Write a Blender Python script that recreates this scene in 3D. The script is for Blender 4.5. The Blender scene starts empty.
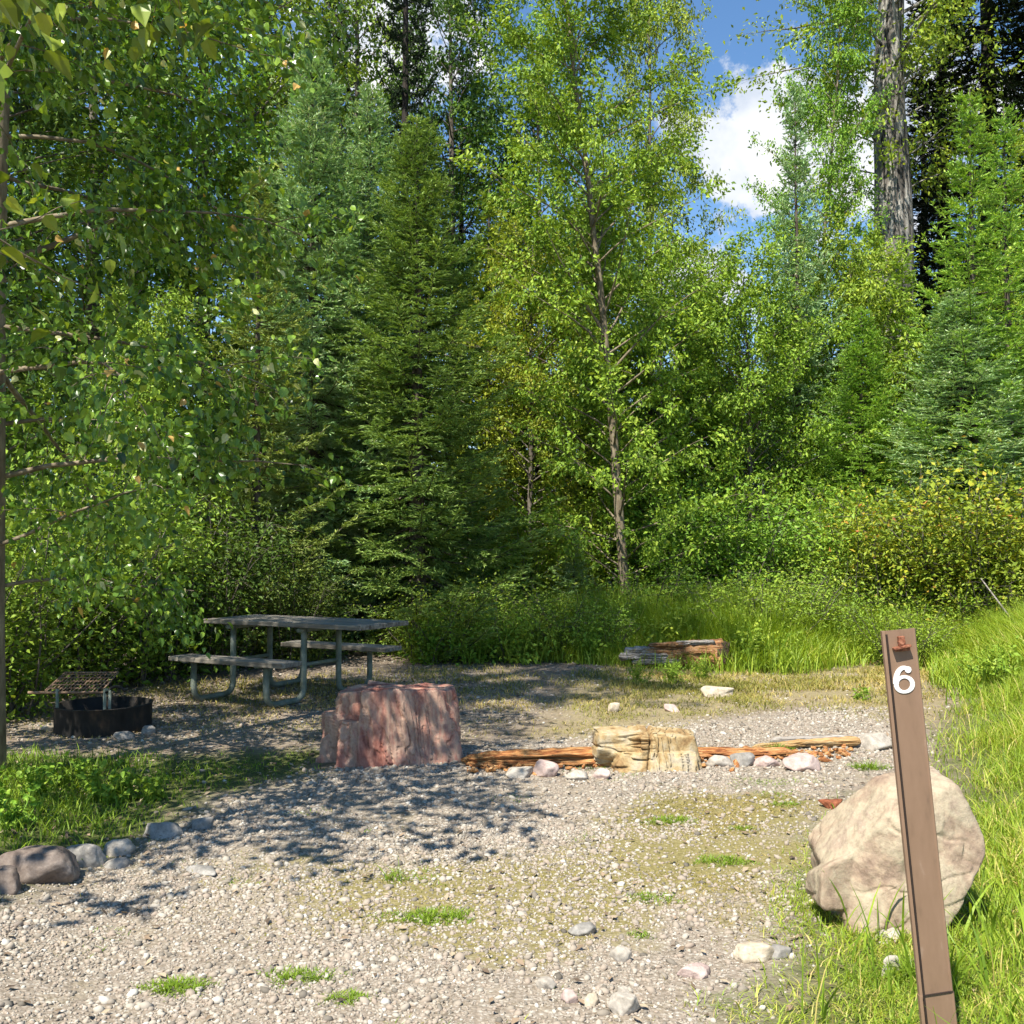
import bpy, math
import numpy as np
from mathutils import Vector

S = bpy.context.scene
COL = S.collection
R = np.random.default_rng(11)
F = 1024.0
HORIZON = 545.0
CAM_H = 1.5
PITCH = math.atan((HORIZON - 512) / F)

# ------------------------------------------------------------------ helpers
def ray(px, py):
    a = (px - 512) / F; b = -(py - 512) / F
    c, s = math.cos(PITCH), math.sin(PITCH)
    return np.array([a, c - b * s, s + b * c])

def G(px, py, z=0.0):
    d = ray(px, py); t = (z - CAM_H) / d[2]
    return np.array([d[0] * t, d[1] * t])

def AT(px, Y):
    return (px - 512) / F * Y

def smooth(a, b, x):
    t = np.clip((x - a) / (b - a), 0, 1); return t * t * (3 - 2 * t)

def _hash(ix, iy, iz, seed):
    h = (ix.astype(np.int64) * 374761393 + iy.astype(np.int64) * 668265263 + iz.astype(np.int64) * 2147483647 + seed * 974634777) & 0xFFFFFFFF
    h = ((h ^ (h >> 13)) * 1274126177) & 0xFFFFFFFF
    h = ((h ^ (h >> 16)) * 2246822519) & 0xFFFFFFFF
    return ((h ^ (h >> 15)) & 0xFFFFFF) / float(0xFFFFFF)

def vnoise(P, seed=0):
    P = np.asarray(P, float)
    i = np.floor(P).astype(np.int64); f = P - i; f = f * f * (3 - 2 * f)
    r = 0
    for dx in (0, 1):
        for dy in (0, 1):
            for dz in (0, 1):
                w = (f[:, 0] if dx else 1 - f[:, 0]) * (f[:, 1] if dy else 1 - f[:, 1]) * (f[:, 2] if dz else 1 - f[:, 2])
                r = r + w * _hash(i[:, 0] + dx, i[:, 1] + dy, i[:, 2] + dz, seed)
    return r * 2 - 1

def fbm(P, octv=4, seed=0, gain=0.5):
    P = np.asarray(P, float); r = 0; a = 1; t = 0
    for k in range(octv):
        r = r + a * vnoise(P * (2 ** k), seed + k * 17); t += a; a *= gain
    return r / t

def fbm2(x, y, scale, octv=4, seed=0):
    return fbm(np.stack([x * scale, y * scale, np.zeros_like(x) + 0.37], 1), octv, seed)

def norm(v):
    return v / np.maximum(np.linalg.norm(v, axis=-1, keepdims=True), 1e-9)

def make_mesh(name, V, faces, tint=None, smooth_shade=False, attrs=None):
    """faces: list of (n,k) int arrays"""
    me = bpy.data.meshes.new(name)
    V = np.asarray(V, np.float32)
    me.vertices.add(len(V)); me.vertices.foreach_set('co', V.ravel())
    faces = [np.asarray(f, np.int32) for f in faces if len(f)]
    nl = sum(f.size for f in faces); npoly = sum(len(f) for f in faces)
    me.loops.add(nl); me.polygons.add(npoly)
    me.loops.foreach_set('vertex_index', np.concatenate([f.ravel() for f in faces]))
    starts = []; o = 0
    for f in faces:
        starts.append(o + np.arange(len(f)) * f.shape[1]); o += f.size
    me.polygons.foreach_set('loop_start', np.concatenate(starts).astype(np.int32))
    me.polygons.foreach_set('use_smooth', np.full(npoly, bool(smooth_shade)))
    if tint is not None:
        a = me.attributes.new('tint', 'FLOAT', 'POINT'); a.data.foreach_set('value', np.asarray(tint, np.float32))
    for k, v in (attrs or {}).items():
        a = me.attributes.new(k, 'FLOAT', 'POINT'); a.data.foreach_set('value', np.asarray(v, np.float32))
    me.update(calc_edges=True)
    return me

def obj(name, me, mat=None, parent=None, loc=None):
    o = bpy.data.objects.new(name, me); COL.objects.link(o)
    if mat is not None and not len(me.materials): me.materials.append(mat)
    if parent is not None: o.parent = parent
    if loc is not None: o.location = loc
    return o

def tag(o, label=None, cat=None, group=None, kind=None):
    if label: o['label'] = label
    if cat: o['category'] = cat
    if group: o['group'] = group
    if kind: o['kind'] = kind
    return o

def empty(name, loc, rz=0.0, sc=1.0):
    o = bpy.data.objects.new(name, None); COL.objects.link(o)
    o.location = loc; o.rotation_euler = (0, 0, rz); o.scale = (sc, sc, sc)
    o.empty_display_size = 0.2
    return o

class MB:
    """collects pieces into one mesh"""
    def __init__(self): self.V = []; self.F = []; self.T = []; self.n = 0
    def add(self, V, faces, tint=0.5):
        V = np.asarray(V, float)
        self.V.append(V); self.T.append(np.broadcast_to(np.asarray(tint, float), (len(V),)))
        for f in faces: self.F.append(np.asarray(f) + self.n)
        self.n += len(V)
    def mesh(self, name, sm=False):
        by = {}
        for f in self.F: by.setdefault(f.shape[1], []).append(f)
        return make_mesh(name, np.concatenate(self.V), [np.concatenate(v) for v in by.values()], np.concatenate(self.T), sm)
    def build(self, name, mat, parent=None, loc=None, sm=False):
        return obj(name, self.mesh(name, sm), mat, parent, loc)

def tube(P, rad, n=6, cap=True):
    P = np.asarray(P, float); m = len(P)
    rad = np.broadcast_to(np.asarray(rad, float), (m,))
    T = np.gradient(P, axis=0); T = norm(T)
    ref = np.array([0, 0, 1.0]) if abs(T[0][2]) < 0.9 else np.array([1.0, 0, 0])
    A = norm(np.cross(T, ref)); bad = np.linalg.norm(np.cross(T, ref), axis=1) < 0.05
    if bad.any(): A[bad] = norm(np.cross(T[bad], np.array([0, 1.0, 0.1])))
    B = np.cross(T, A)
    th = np.arange(n) / n * 2 * math.pi
    V = P[:, None] + rad[:, None, None] * (np.cos(th)[None, :, None] * A[:, None] + np.sin(th)[None, :, None] * B[:, None])
    V = V.reshape(-1, 3)
    i = np.arange(m - 1)[:, None] * n + np.arange(n)[None]
    j = np.arange(m - 1)[:, None] * n + (np.arange(n)[None] + 1) % n
    Q = np.stack([i, j, j + n, i + n], -1).reshape(-1, 4)
    fs = [Q]
    if cap:
        c0 = len(V); V = np.vstack([V, P[0], P[-1]])
        k = np.arange(n); k2 = (k + 1) % n
        fs.append(np.stack([k2, k, np.full(n, c0)], 1)); b = (m - 1) * n
        fs.append(np.stack([b + k, b + k2, np.full(n, c0 + 1)], 1))
    return V, fs

def box(c, size, rot=None):
    s = np.array([[-1, -1, -1], [1, -1, -1], [1, 1, -1], [-1, 1, -1], [-1, -1, 1], [1, -1, 1], [1, 1, 1], [-1, 1, 1]], float) * np.asarray(size) / 2
    if rot is not None: s = s @ np.asarray(rot).T
    return s + np.asarray(c), [np.array([[0, 3, 2, 1], [4, 5, 6, 7], [0, 1, 5, 4], [1, 2, 6, 5], [2, 3, 7, 6], [3, 0, 4, 7]])]

def bevel(o, w=0.004, seg=2):
    m = o.modifiers.new('bevel', 'BEVEL'); m.width = w; m.segments = seg; m.limit_method = 'ANGLE'; m.angle_limit = 0.6
    return o

# ------------------------------------------------------------------ materials
def new_mat(name):
    m = bpy.data.materials.new(name); m.use_nodes = True
    nt = m.node_tree; nt.nodes.clear()
    return m, nt, nt.nodes, nt.links

def ramp(nodes, stops, interp='LINEAR'):
    r = nodes.new('ShaderNodeValToRGB'); cr = r.color_ramp; cr.interpolation = interp
    while len(cr.elements) > 1: cr.elements.remove(cr.elements[-1])
    for k, (p, c) in enumerate(stops):
        e = cr.elements[0] if k == 0 else cr.elements.new(p)
        e.position = p; e.color = (*c, 1)
    return r

def mat_leaf(name, stops, rough=0.5, trans=0.22, spec=0.2, hvar=0.03, gain=1.0, warm=(1.1, 1.0, .78)):
    stops = [(p, tuple(min(.75, c * gain * k) for c, k in zip(col, warm))) for p, col in stops]
    m, nt, N, L = new_mat(name)
    at = N.new('ShaderNodeAttribute'); at.attribute_name = 'tint'
    r = ramp(N, stops); L.new(at.outputs['Fac'], r.inputs[0])
    oi = N.new('ShaderNodeObjectInfo')
    hs = N.new('ShaderNodeHueSaturation')
    mr = N.new('ShaderNodeMapRange'); mr.inputs['To Min'].default_value = 0.5 - hvar; mr.inputs['To Max'].default_value = 0.5 + hvar * .5
    L.new(oi.outputs['Random'], mr.inputs['Value']); L.new(mr.outputs[0], hs.inputs['Hue'])
    L.new(r.outputs[0], hs.inputs['Color'])
    p = N.new('ShaderNodeBsdfPrincipled'); p.inputs['Roughness'].default_value = rough
    p.inputs['Specular IOR Level'].default_value = spec
    L.new(hs.outputs[0], p.inputs['Base Color'])
    t = N.new('ShaderNodeBsdfTranslucent')
    g = N.new('ShaderNodeMix'); g.data_type = 'RGBA'; g.blend_type = 'MULTIPLY'; g.inputs[0].default_value = 1
    g.inputs[7].default_value = (1.5, 1.35, 0.5, 1)
    L.new(hs.outputs[0], g.inputs[6]); L.new(g.outputs[2], t.inputs['Color'])
    mx = N.new('ShaderNodeMixShader'); mx.inputs[0].default_value = trans
    L.new(p.outputs[0], mx.inputs[1]); L.new(t.outputs[0], mx.inputs[2])
    o = N.new('ShaderNodeOutputMaterial'); L.new(mx.outputs[0], o.inputs[0])
    return m

def mat_noise(name, stops, scale=(8, 8, 8), rough=0.85, bump=0.4, bdist=0.02, detail=6, metal=0, spec=0.3, vor=None, tint=False, distort=0.0):
    m, nt, N, L = new_mat(name)
    tc = N.new('ShaderNodeTexCoord'); mp = N.new('ShaderNodeMapping'); mp.inputs['Scale'].default_value = scale
    L.new(tc.outputs['Object'], mp.inputs[0])
    n = N.new('ShaderNodeTexNoise'); n.inputs['Scale'].default_value = 1; n.inputs['Detail'].default_value = detail
    n.inputs['Roughness'].default_value = 0.62; n.inputs['Distortion'].default_value = distort
    L.new(mp.outputs[0], n.inputs['Vector'])
    r = ramp(N, stops)
    if tint:
        at = N.new('ShaderNodeAttribute'); at.attribute_name = 'tint'
        ad = N.new('ShaderNodeMath'); ad.operation = 'MULTIPLY_ADD'; ad.inputs[1].default_value = .35
        L.new(n.outputs[0], ad.inputs[0]); mm = N.new('ShaderNodeMath'); mm.operation = 'MULTIPLY_ADD'
        mm.inputs[1].default_value = 1.0; mm.inputs[2].default_value = -.17
        L.new(at.outputs['Fac'], mm.inputs[0]); L.new(mm.outputs[0], ad.inputs[2]); L.new(ad.outputs[0], r.inputs[0])
    else:
        L.new(n.outputs[0], r.inputs[0])
    p = N.new('ShaderNodeBsdfPrincipled'); p.inputs['Roughness'].default_value = rough; p.inputs['Metallic'].default_value = metal
    p.inputs['Specular IOR Level'].default_value = spec
    L.new(r.outputs[0], p.inputs['Base Color'])
    b = N.new('ShaderNodeBump'); b.inputs['Strength'].default_value = bump; b.inputs['Distance'].default_value = bdist
    L.new(n.outputs[0], b.inputs['Height']); L.new(b.outputs[0], p.inputs['Normal'])
    o = N.new('ShaderNodeOutputMaterial'); L.new(p.outputs[0], o.inputs[0])
    return m

M = {}
M['cotton'] = mat_leaf('cottonwood_leaf', gain=1.75, stops=[(0, (.012, .03, .006)), (.35, (.05, .105, .014)), (.7, (.115, .2, .028)), (.93, (.16, .235, .035)), (.96, (.36, .4, .26)), (.985, (.33, .36, .24)), (.99, (.3, .17, .06)), (1, (.3, .2, .08))], rough=.3, trans=.28, spec=.5)
M['decid'] = mat_leaf('bright_leaf', gain=1.9, stops=[(0, (.025, .06, .01)), (.5, (.1, .185, .026)), (.9, (.165, .25, .035)), (1, (.24, .29, .1))], trans=.25)
M['yellowgreen'] = mat_leaf('yellow_green_leaf', gain=1.45, stops=[(0, (.06, .12, .015)), (.5, (.14, .225, .028)), (1, (.25, .30, .05))], trans=.25)
M['shrub'] = mat_leaf('shrub_leaf', gain=1.85, stops=[(0, (.022, .055, .01)), (.5, (.085, .165, .024)), (.9, (.15, .235, .034)), (1, (.22, .27, .1))], trans=.22)
M['redshrub'] = mat_leaf('turning_shrub_leaf', gain=1.5, stops=[(0, (.055, .1, .015)), (.5, (.14, .2, .025)), (.75, (.24, .26, .03)), (.86, (.3, .23, .04)), (.94, (.3, .13, .05)), (1, (.25, .1, .06))], trans=.22)
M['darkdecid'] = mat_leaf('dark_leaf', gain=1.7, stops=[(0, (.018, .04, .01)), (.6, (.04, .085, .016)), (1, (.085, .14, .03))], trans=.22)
M['spruce'] = mat_leaf('spruce_needle', warm=(1.2, 1, .85), gain=2.9, stops=[(0, (.024, .05, .014)), (.45, (.062, .108, .03)), (.8, (.11, .165, .05)), (1, (.175, .235, .085))], rough=.55, trans=.15, spec=.25, hvar=.02)
M['bluespruce'] = mat_leaf('blue_green_needle', warm=(1.15, 1, .9), gain=3.7, stops=[(0, (.026, .06, .026)), (.5, (.082, .142, .066)), (1, (.2, .28, .16))], rough=.55, trans=.12, spec=.25, hvar=.01)
M['youngspruce'] = mat_leaf('young_needle', warm=(1.15, 1, .85), gain=3.2, stops=[(0, (.03, .065, .015)), (.5, (.085, .15, .028)), (1, (.18, .25, .055))], rough=.55, trans=.18, spec=.25, hvar=.02)
M['shadedspruce'] = mat_leaf('shaded_needle', [(0, (.006, .014, .008)), (.6, (.014, .03, .014)), (1, (.035, .06, .025))], rough=.6, trans=.08, spec=.15, hvar=.01)  # near-black needles: the shade on the tall conifers is put into their colour
M['herb'] = mat_leaf('herb_leaf', gain=1.65, stops=[(0, (.05, .11, .016)), (.6, (.11, .2, .025)), (1, (.2, .28, .05))], trans=.22)
M['grass'] = mat_leaf('grass_blade', gain=1.5, stops=[(0, (.06, .115, .014)), (.45, (.13, .215, .022)), (.75, (.2, .285, .035)), (.9, (.28, .32, .07)), (1, (.38, .34, .16))], rough=.5, trans=.35, spec=.3, hvar=0)
M['drygrass'] = mat_leaf('dry_grass_blade', gain=1.2, stops=[(0, (.1, .12, .03)), (.35, (.2, .21, .06)), (.7, (.33, .29, .12)), (1, (.45, .37, .2))], rough=.6, trans=.25, spec=.2, hvar=0)
M['bark'] = mat_noise('grey_brown_bark', [(.25, (.035, .027, .02)), (.5, (.12, .1, .078)), (.72, (.23, .2, .165))], scale=(14, 14, 2.5), bump=.8, bdist=.03)
M['aspenbark'] = mat_noise('pale_bark', [(.25, (.07, .05, .03)), (.5, (.19, .15, .1)), (.75, (.32, .27, .19))], scale=(16, 16, 6), bump=.5, bdist=.01)
M['cottonbark'] = mat_noise('furrowed_bark', [(.38, (.03, .026, .022)), (.47, (.16, .14, .12)), (.6, (.40, .37, .32))], scale=(8, 8, .9), bump=1.0, bdist=.12, distort=1.0)
M['sprucebark'] = mat_noise('spruce_bark', [(.3, (.03, .022, .016)), (.55, (.1, .08, .06)), (.75, (.2, .16, .12))], scale=(18, 18, 6), bump=.7)
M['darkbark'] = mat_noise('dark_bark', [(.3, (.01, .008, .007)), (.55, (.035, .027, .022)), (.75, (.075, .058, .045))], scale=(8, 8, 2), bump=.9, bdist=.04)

def mat_ground():
    m, nt, N, L = new_mat('campsite_ground')
    tc = N.new('ShaderNodeTexCoord')
    def attr(n):
        a = N.new('ShaderNodeAttribute'); a.attribute_name = n; return a.outputs['Fac']
    def noise(s, d=5, rgh=.6):
        n = N.new('ShaderNodeTexNoise'); n.inputs['Scale'].default_value = s; n.inputs['Detail'].default_value = d; n.inputs['Roughness'].default_value = rgh
        L.new(tc.outputs['Object'], n.inputs['Vector']); return n
    def mix(f, a, b):
        x = N.new('ShaderNodeMix'); x.data_type = 'RGBA'
        L.new(f, x.inputs[0]); L.new(a, x.inputs[6]); L.new(b, x.inputs[7]); return x.outputs[2]
    def thr(noise_out, mask, soft=.25):
        # mask + noise threshold
        a = N.new('ShaderNodeMath'); a.operation = 'ADD'; L.new(noise_out, a.inputs[0]); L.new(mask, a.inputs[1])
        r = N.new('ShaderNodeMapRange'); r.inputs['From Min'].default_value = 1.0 - soft; r.inputs['From Max'].default_value = 1.0 + soft
        L.new(a.outputs[0], r.inputs['Value']); return r.outputs[0]
    v = N.new('ShaderNodeTexVoronoi'); v.inputs['Scale'].default_value = 62; L.new(tc.outputs['Object'], v.inputs['Vector'])
    v2 = N.new('ShaderNodeTexVoronoi'); v2.inputs['Scale'].default_value = 125; L.new(tc.outputs['Object'], v2.inputs['Vector'])
    sx = N.new('ShaderNodeSeparateColor'); L.new(v.outputs['Color'], sx.inputs[0])
    sx2 = N.new('ShaderNodeSeparateColor'); L.new(v2.outputs['Color'], sx2.inputs[0])
    st = [(0, (.12, .098, .073)), (.2, (.23, .19, .145)), (.45, (.31, .26, .205)), (.65, (.28, .225, .175)), (.85, (.38, .335, .275)), (1, (.5, .46, .4))]
    g1 = ramp(N, st); L.new(sx.outputs[0], g1.inputs[0])
    g2 = ramp(N, st); L.new(sx2.outputs[0], g2.inputs[0])
    mn = noise(30, 2); grav = mix(thr(mn.outputs[0], mn.outputs[0], .1), g1.outputs[0], g2.outputs[0])
    # gaps between the stones
    gp = N.new('ShaderNodeMapRange'); gp.inputs['From Min'].default_value = .35; gp.inputs['From Max'].default_value = .62
    gp.inputs['To Min'].default_value = 0; gp.inputs['To Max'].default_value = .55; L.new(v.outputs['Distance'], gp.inputs['Value'])
    dirtc = ramp(N, [(.3, (.11, .083, .06)), (.5, (.2, .155, .115)), (.7, (.3, .245, .19))]); dn = noise(9, 8, .7); L.new(dn.outputs[0], dirtc.inputs[0])
    grav2 = mix(gp.outputs[0], grav, dirtc.outputs[0])
    base = mix(thr(noise(3.1, 6).outputs[0], attr('gravel'), .3), dirtc.outputs[0], grav2)
    dryc = ramp(N, [(.3, (.13, .11, .05)), (.5, (.25, .2, .11)), (.7, (.36, .29, .18))]); d2 = noise(45, 6, .7); L.new(d2.outputs[0], dryc.inputs[0])
    base = mix(thr(noise(6, 6).outputs[0], attr('dry'), .3), base, dryc.outputs[0])
    grc = ramp(N, [(.3, (.04, .05, .018)), (.5, (.085, .1, .028)), (.7, (.15, .15, .05))]); d3 = noise(38, 6, .7); L.new(d3.outputs[0], grc.inputs[0])
    mossc = ramp(N, [(.3, (.12, .1, .035)), (.5, (.21, .175, .07)), (.7, (.3, .25, .13))]); d4 = noise(50, 6, .7); L.new(d4.outputs[0], mossc.inputs[0])
    base = mix(thr(noise(4.2, 7, .65).outputs[0], attr('moss'), .12), base, mossc.outputs[0])
    base = mix(thr(noise(5, 6).outputs[0], attr('grass'), .3), base, grc.outputs[0])
    p = N.new('ShaderNodeBsdfPrincipled'); p.inputs['Roughness'].default_value = .92; p.inputs['Specular IOR Level'].default_value = .15
    L.new(base, p.inputs['Base Color'])
    inv = N.new('ShaderNodeMath'); inv.operation = 'MULTIPLY_ADD'; inv.inputs[1].default_value = -1.0; inv.inputs[2].default_value = 1
    L.new(v.outputs['Distance'], inv.inputs[0])
    hm = N.new('ShaderNodeMath'); hm.operation = 'ADD'; L.new(inv.outputs[0], hm.inputs[0]); L.new(d2.outputs[0], hm.inputs[1])
    b = N.new('ShaderNodeBump'); b.inputs['Strength'].default_value = .6; b.inputs['Distance'].default_value = .008
    L.new(hm.outputs[0], b.inputs['Height']); L.new(b.outputs[0], p.inputs['Normal'])
    o = N.new('ShaderNodeOutputMaterial'); L.new(p.outputs[0], o.inputs[0])
    return m
M['ground'] = mat_ground()

def mat_tint(name, stops, rough=.85, bump=.3, scale=60, spec=.25):
    m, nt, N, L = new_mat(name)
    at = N.new('ShaderNodeAttribute'); at.attribute_name = 'tint'
    r = ramp(N, stops); L.new(at.outputs['Fac'], r.inputs[0])
    p = N.new('ShaderNodeBsdfPrincipled'); p.inputs['Roughness'].default_value = rough; p.inputs['Specular IOR Level'].default_value = spec
    L.new(r.outputs[0], p.inputs['Base Color'])
    o = N.new('ShaderNodeOutputMaterial'); L.new(p.outputs[0], o.inputs[0])
    return m
M['pebble'] = mat_tint('gravel_pebble', [(0, (.085, .072, .056)), (.18, (.19, .163, .13)), (.4, (.3, .25, .195)), (.55, (.31, .245, .19)), (.7, (.35, .305, .245)), (.88, (.42, .375, .31)), (1, (.54, .51, .45))])
M['litter'] = mat_tint('forest_litter', [(0, (.07, .05, .035)), (.4, (.16, .11, .07)), (.75, (.28, .2, .13)), (1, (.38, .3, .2))])

# ------------------------------------------------------------------ ground zones (world xy)
def poly_w(pts): return np.array([G(*p) for p in pts])
def sdf_poly(x, y, P):
    """positive inside, metres"""
    d = np.full(len(x), 1e9); ins = np.zeros(len(x), bool); n = len(P)
    for i in range(n):
        a = P[i]; b = P[(i + 1) % n]; e = b - a
        wx = x - a[0]; wy = y - a[1]
        t = np.clip((wx * e[0] + wy * e[1]) / (e @ e + 1e-12), 0, 1)
        d = np.minimum(d, np.hypot(wx - e[0] * t, wy - e[1] * t))
        c = ((a[1] <= y) != (b[1] <= y))
        with np.errstate(divide='ignore', invalid='ignore'):
            xx = a[0] + (y - a[1]) / (b[1] - a[1] + 1e-12) * e[0]
        ins ^= c & (x < xx)
    return np.where(ins, d, -d)

P_GRAVEL = np.vstack([[[-6, -1], [-3.5, 1.8]], poly_w([(-60, 950), (0, 912), (40, 893), (140, 845), (205, 800), (322, 772), (470, 745), (560, 735), (760, 715), (900, 700), (918, 745), (862, 800), (800, 870), (812, 925), (760, 980), (735, 1060)]), [[.6, 2.2], [.5, -1]]])
P_LAWN = np.vstack([[[-7, 4], [-4, 3.2]], poly_w([(-60, 935), (60, 878), (150, 838), (215, 795), (325, 772), (318, 750), (200, 754), (60, 756), (-120, 745)])])
P_PAD = poly_w([(-60, 720), (60, 745), (200, 748), (330, 745), (470, 738), (560, 715), (560, 690), (470, 668), (390, 672), (150, 686), (60, 690), (-80, 700)])
P_TALL = np.vstack([poly_w([(395, 655), (470, 657), (560, 662), (700, 672), (800, 676), (880, 664), (915, 664), (960, 690)]), poly_w([(985, 700), (930, 760), (985, 800), (960, 890)]), [[1.55, 2.9], [1.3, 1.0], [14, 1], [26, 30], [-6, 30]], poly_w([(340, 640)])])
P_NEARG = np.vstack([poly_w([(870, 800), (960, 790), (1000, 740), (1060, 720)]), [[6, 5], [6, 0], [.75, 0], [.68, 2.6]], poly_w([(742, 1010), (800, 945), (806, 890)])])

def gz(x, y):
    x = np.asarray(x, float); y = np.asarray(y, float)
    h = .018 * fbm2(x, y, .9, 3, 5) + .05 * fbm2(x, y, .22, 2, 9) * smooth(3, 9, y)
    h = h + .28 * smooth(.1, 1.7, x - (1.45 + .33 * np.maximum(y - 3, 0))) * smooth(14, 9, y)
    h = h + .35 * smooth(15, 30, y)
    h = h + .10 * smooth(.0, .9, (-1.9 - .45 * (y - 5)) - x) * smooth(7.5, 6, y)
    return h
def gz1(x, y): return float(gz(np.array([x]), np.array([y]))[0])

# ------------------------------------------------------------------ ground sheet
def axis(core0, core1, step, far, g=1.35):
    a = list(np.arange(core0, core1, step)); s = step; p = a[-1]
    while p < far: s *= g; p += s; a.append(p)
    s = step; p = a[0]; pre = []
    while p > -far: s *= g; p -= s; pre.append(p)
    return np.array(pre[::-1] + a)
def jit(x, y, s=.18, sc=1.6, seed=3): return s * fbm2(x, y, sc, 4, seed)
gx = axis(-5.5, 6.5, .045, 400); gy = axis(1.2, 15.5, .045, 400)
XX, YY = np.meshgrid(gx, gy); xs = XX.ravel(); ys = YY.ravel()
zs = gz(xs, ys)
d_grav = sdf_poly(xs, ys, P_GRAVEL) + jit(xs, ys); d_lawn = sdf_poly(xs, ys, P_LAWN) + jit(xs, ys, .2, 2, 8)
d_pad = sdf_poly(xs, ys, P_PAD) + jit(xs, ys, .4, 1.2, 21); d_tall = sdf_poly(xs, ys, P_TALL) + jit(xs, ys, .3, 1.3, 31)
d_near = sdf_poly(xs, ys, P_NEARG) + jit(xs, ys, .2, 2.2, 41)
a_grav = np.clip(.5 + d_grav * 2.2, 0, 1)
a_grav = np.maximum(a_grav, .42 * np.clip(.5 + d_pad * 1.5, 0, 1))
a_grass = np.clip(.5 + np.maximum(np.maximum(d_lawn, d_tall), d_near) * 1.5, 0, 1) * .95
a_dry = np.clip(.3 + .45 * fbm2(xs, ys, .8, 4, 77), 0, 1) * smooth(12, 9, -d_grav * 0 + np.abs(ys - 4) * 0 + 9)
# dry turf patch in the middle of the gravel and the area behind the logs
pm = poly_w([(255, 900), (300, 868), (420, 850), (560, 840), (660, 800), (800, 800), (850, 830), (760, 900), (640, 925), (420, 940), (290, 930)])
d_mid = sdf_poly(xs, ys, pm) + jit(xs, ys, .5, 1.5, 51)
pb = poly_w([(545, 735), (560, 680), (640, 668), (760, 672), (880, 650), (990, 665), (930, 735), (800, 705), (640, 735)])
d_back = sdf_poly(xs, ys, pb) + jit(xs, ys, .4, 1.2, 61)
a_dry = np.maximum(.35 * np.clip(.5 + .8 * fbm2(xs, ys, 1.1, 4, 71), 0, 1), np.maximum(np.clip(.38 + d_mid * 1.0, 0, .78), np.clip(.4 + d_back * 1.2, 0, .8)))
a_dry = a_dry * np.where(np.maximum(np.maximum(d_grav, d_back), d_pad) > -.5, 1, .3)
nx = len(gx); I = np.arange((len(gy) - 1) * (nx)).reshape(len(gy) - 1, nx)[:, :-1]
quads = np.stack([I, I + 1, I + nx + 1, I + nx], -1).reshape(-1, 4)
me = make_mesh('ground', np.stack([xs, ys, zs], 1), [quads], None, True, {'gravel': a_grav, 'grass': a_grass, 'dry': a_dry, 'moss': np.clip(.52 + d_mid * .9, 0, .9)})
tag(obj('ground', me, M['ground']), kind='structure')

# ------------------------------------------------------------------ gravel pebbles (stuff)
def ico(level=0):
    import bmesh
    bm = bmesh.new(); bmesh.ops.create_icosphere(bm, subdivisions=level + 1, radius=1)
    V = np.array([v.co[:] for v in bm.verts]); Fc = np.array([[v.index for v in f.verts] for f in bm.faces]); bm.free()
    return V, Fc
def rot_rand(n, rng, tilt=.5):
    a = rng.uniform(0, 2 * math.pi, n); b = rng.normal(0, tilt, n); c = rng.normal(0, tilt, n)
    ca, sa, cb, sb, cc, sc = np.cos(a), np.sin(a), np.cos(b), np.sin(b), np.cos(c), np.sin(c)
    Z = np.zeros(n); O = np.ones(n)
    Rz = np.stack([ca, -sa, Z, sa, ca, Z, Z, Z, O], 1).reshape(-1, 3, 3)
    Rx = np.stack([O, Z, Z, Z, cb, -sb, Z, sb, cb], 1).reshape(-1, 3, 3)
    Ry = np.stack([cc, Z, sc, Z, O, Z, -sc, Z, cc], 1).reshape(-1, 3, 3)
    return Rx @ Ry @ Rz
def pebbles(name, x, y, size, level, mat, rng, tint, flat=.6):
    V0, F0 = ico(level); n = len(x)
    V = V0[None] * (1 + rng.normal(0, .16, (n, len(V0), 1)))
    V = V * np.stack([rng.uniform(.8, 1.3, n), rng.uniform(.6, 1, n), rng.uniform(.4, .8, n) * flat / .6], 1)[:, None] * size[:, None, None]
    V = np.einsum('nij,nkj->nki', rot_rand(n, rng, .3), V)
    V += np.stack([x, y, gz(x, y) + size * .12], 1)[:, None]
    Fc = (F0[None] + (np.arange(n) * len(V0))[:, None, None]).reshape(-1, 3)
    return obj(name, make_mesh(name, V.reshape(-1, 3), [Fc], np.repeat(tint, len(V0)), level > 0), mat)
def scatter(n, x0, x1, y0, y1, rng, dens):
    x = rng.uniform(x0, x1, n); y = rng.uniform(y0, y1, n)
    k = rng.uniform(0, 1, n) < dens(x, y); return x[k], y[k]
def infrustum(x, y, m=.25): return (np.abs(x) < .52 * y + m)
rg = np.random.default_rng(5)
def d_gravel(x, y):
    d = sdf_poly(x, y, P_GRAVEL) + jit(x, y)
    mid = sdf_poly(x, y, pm) + jit(x, y, .5, 1.5, 51)
    return np.clip(.35 + d * 2.5, 0, 1) * (1 - .55 * np.clip(.3 + mid * 1.5, 0, 1)) * np.clip(.72 + 1.3 * fbm2(x, y, 1.6, 4, 15), .22, 1) * infrustum(x, y)
x1, y1 = scatter(190000, -3.2, 3.5, 2.7, 5.6, rg, d_gravel)
x2, y2 = scatter(60000, -4, 4.5, 5.6, 9.5, rg, d_gravel)
def d_padp(x, y):
    return np.clip(.1 + .7 * (sdf_poly(x, y, P_PAD) + jit(x, y, .4, 1.2, 21)), 0, .28) * infrustum(x, y)
x3, y3 = scatter(30000, -6, 1.5, 7, 13, rg, d_padp)
x4, y4 = scatter(16000, -6, 6, 6.5, 14, rg, lambda x, y: np.clip(.4 + .9 * fbm2(x, y, 1.3, 3, 19), .05, 1) * (sdf_poly(x, y, P_TALL) < .1) * infrustum(x, y))
px_, py_ = np.concatenate([x2, x3, x4]), np.concatenate([y2, y3, y4])
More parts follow.
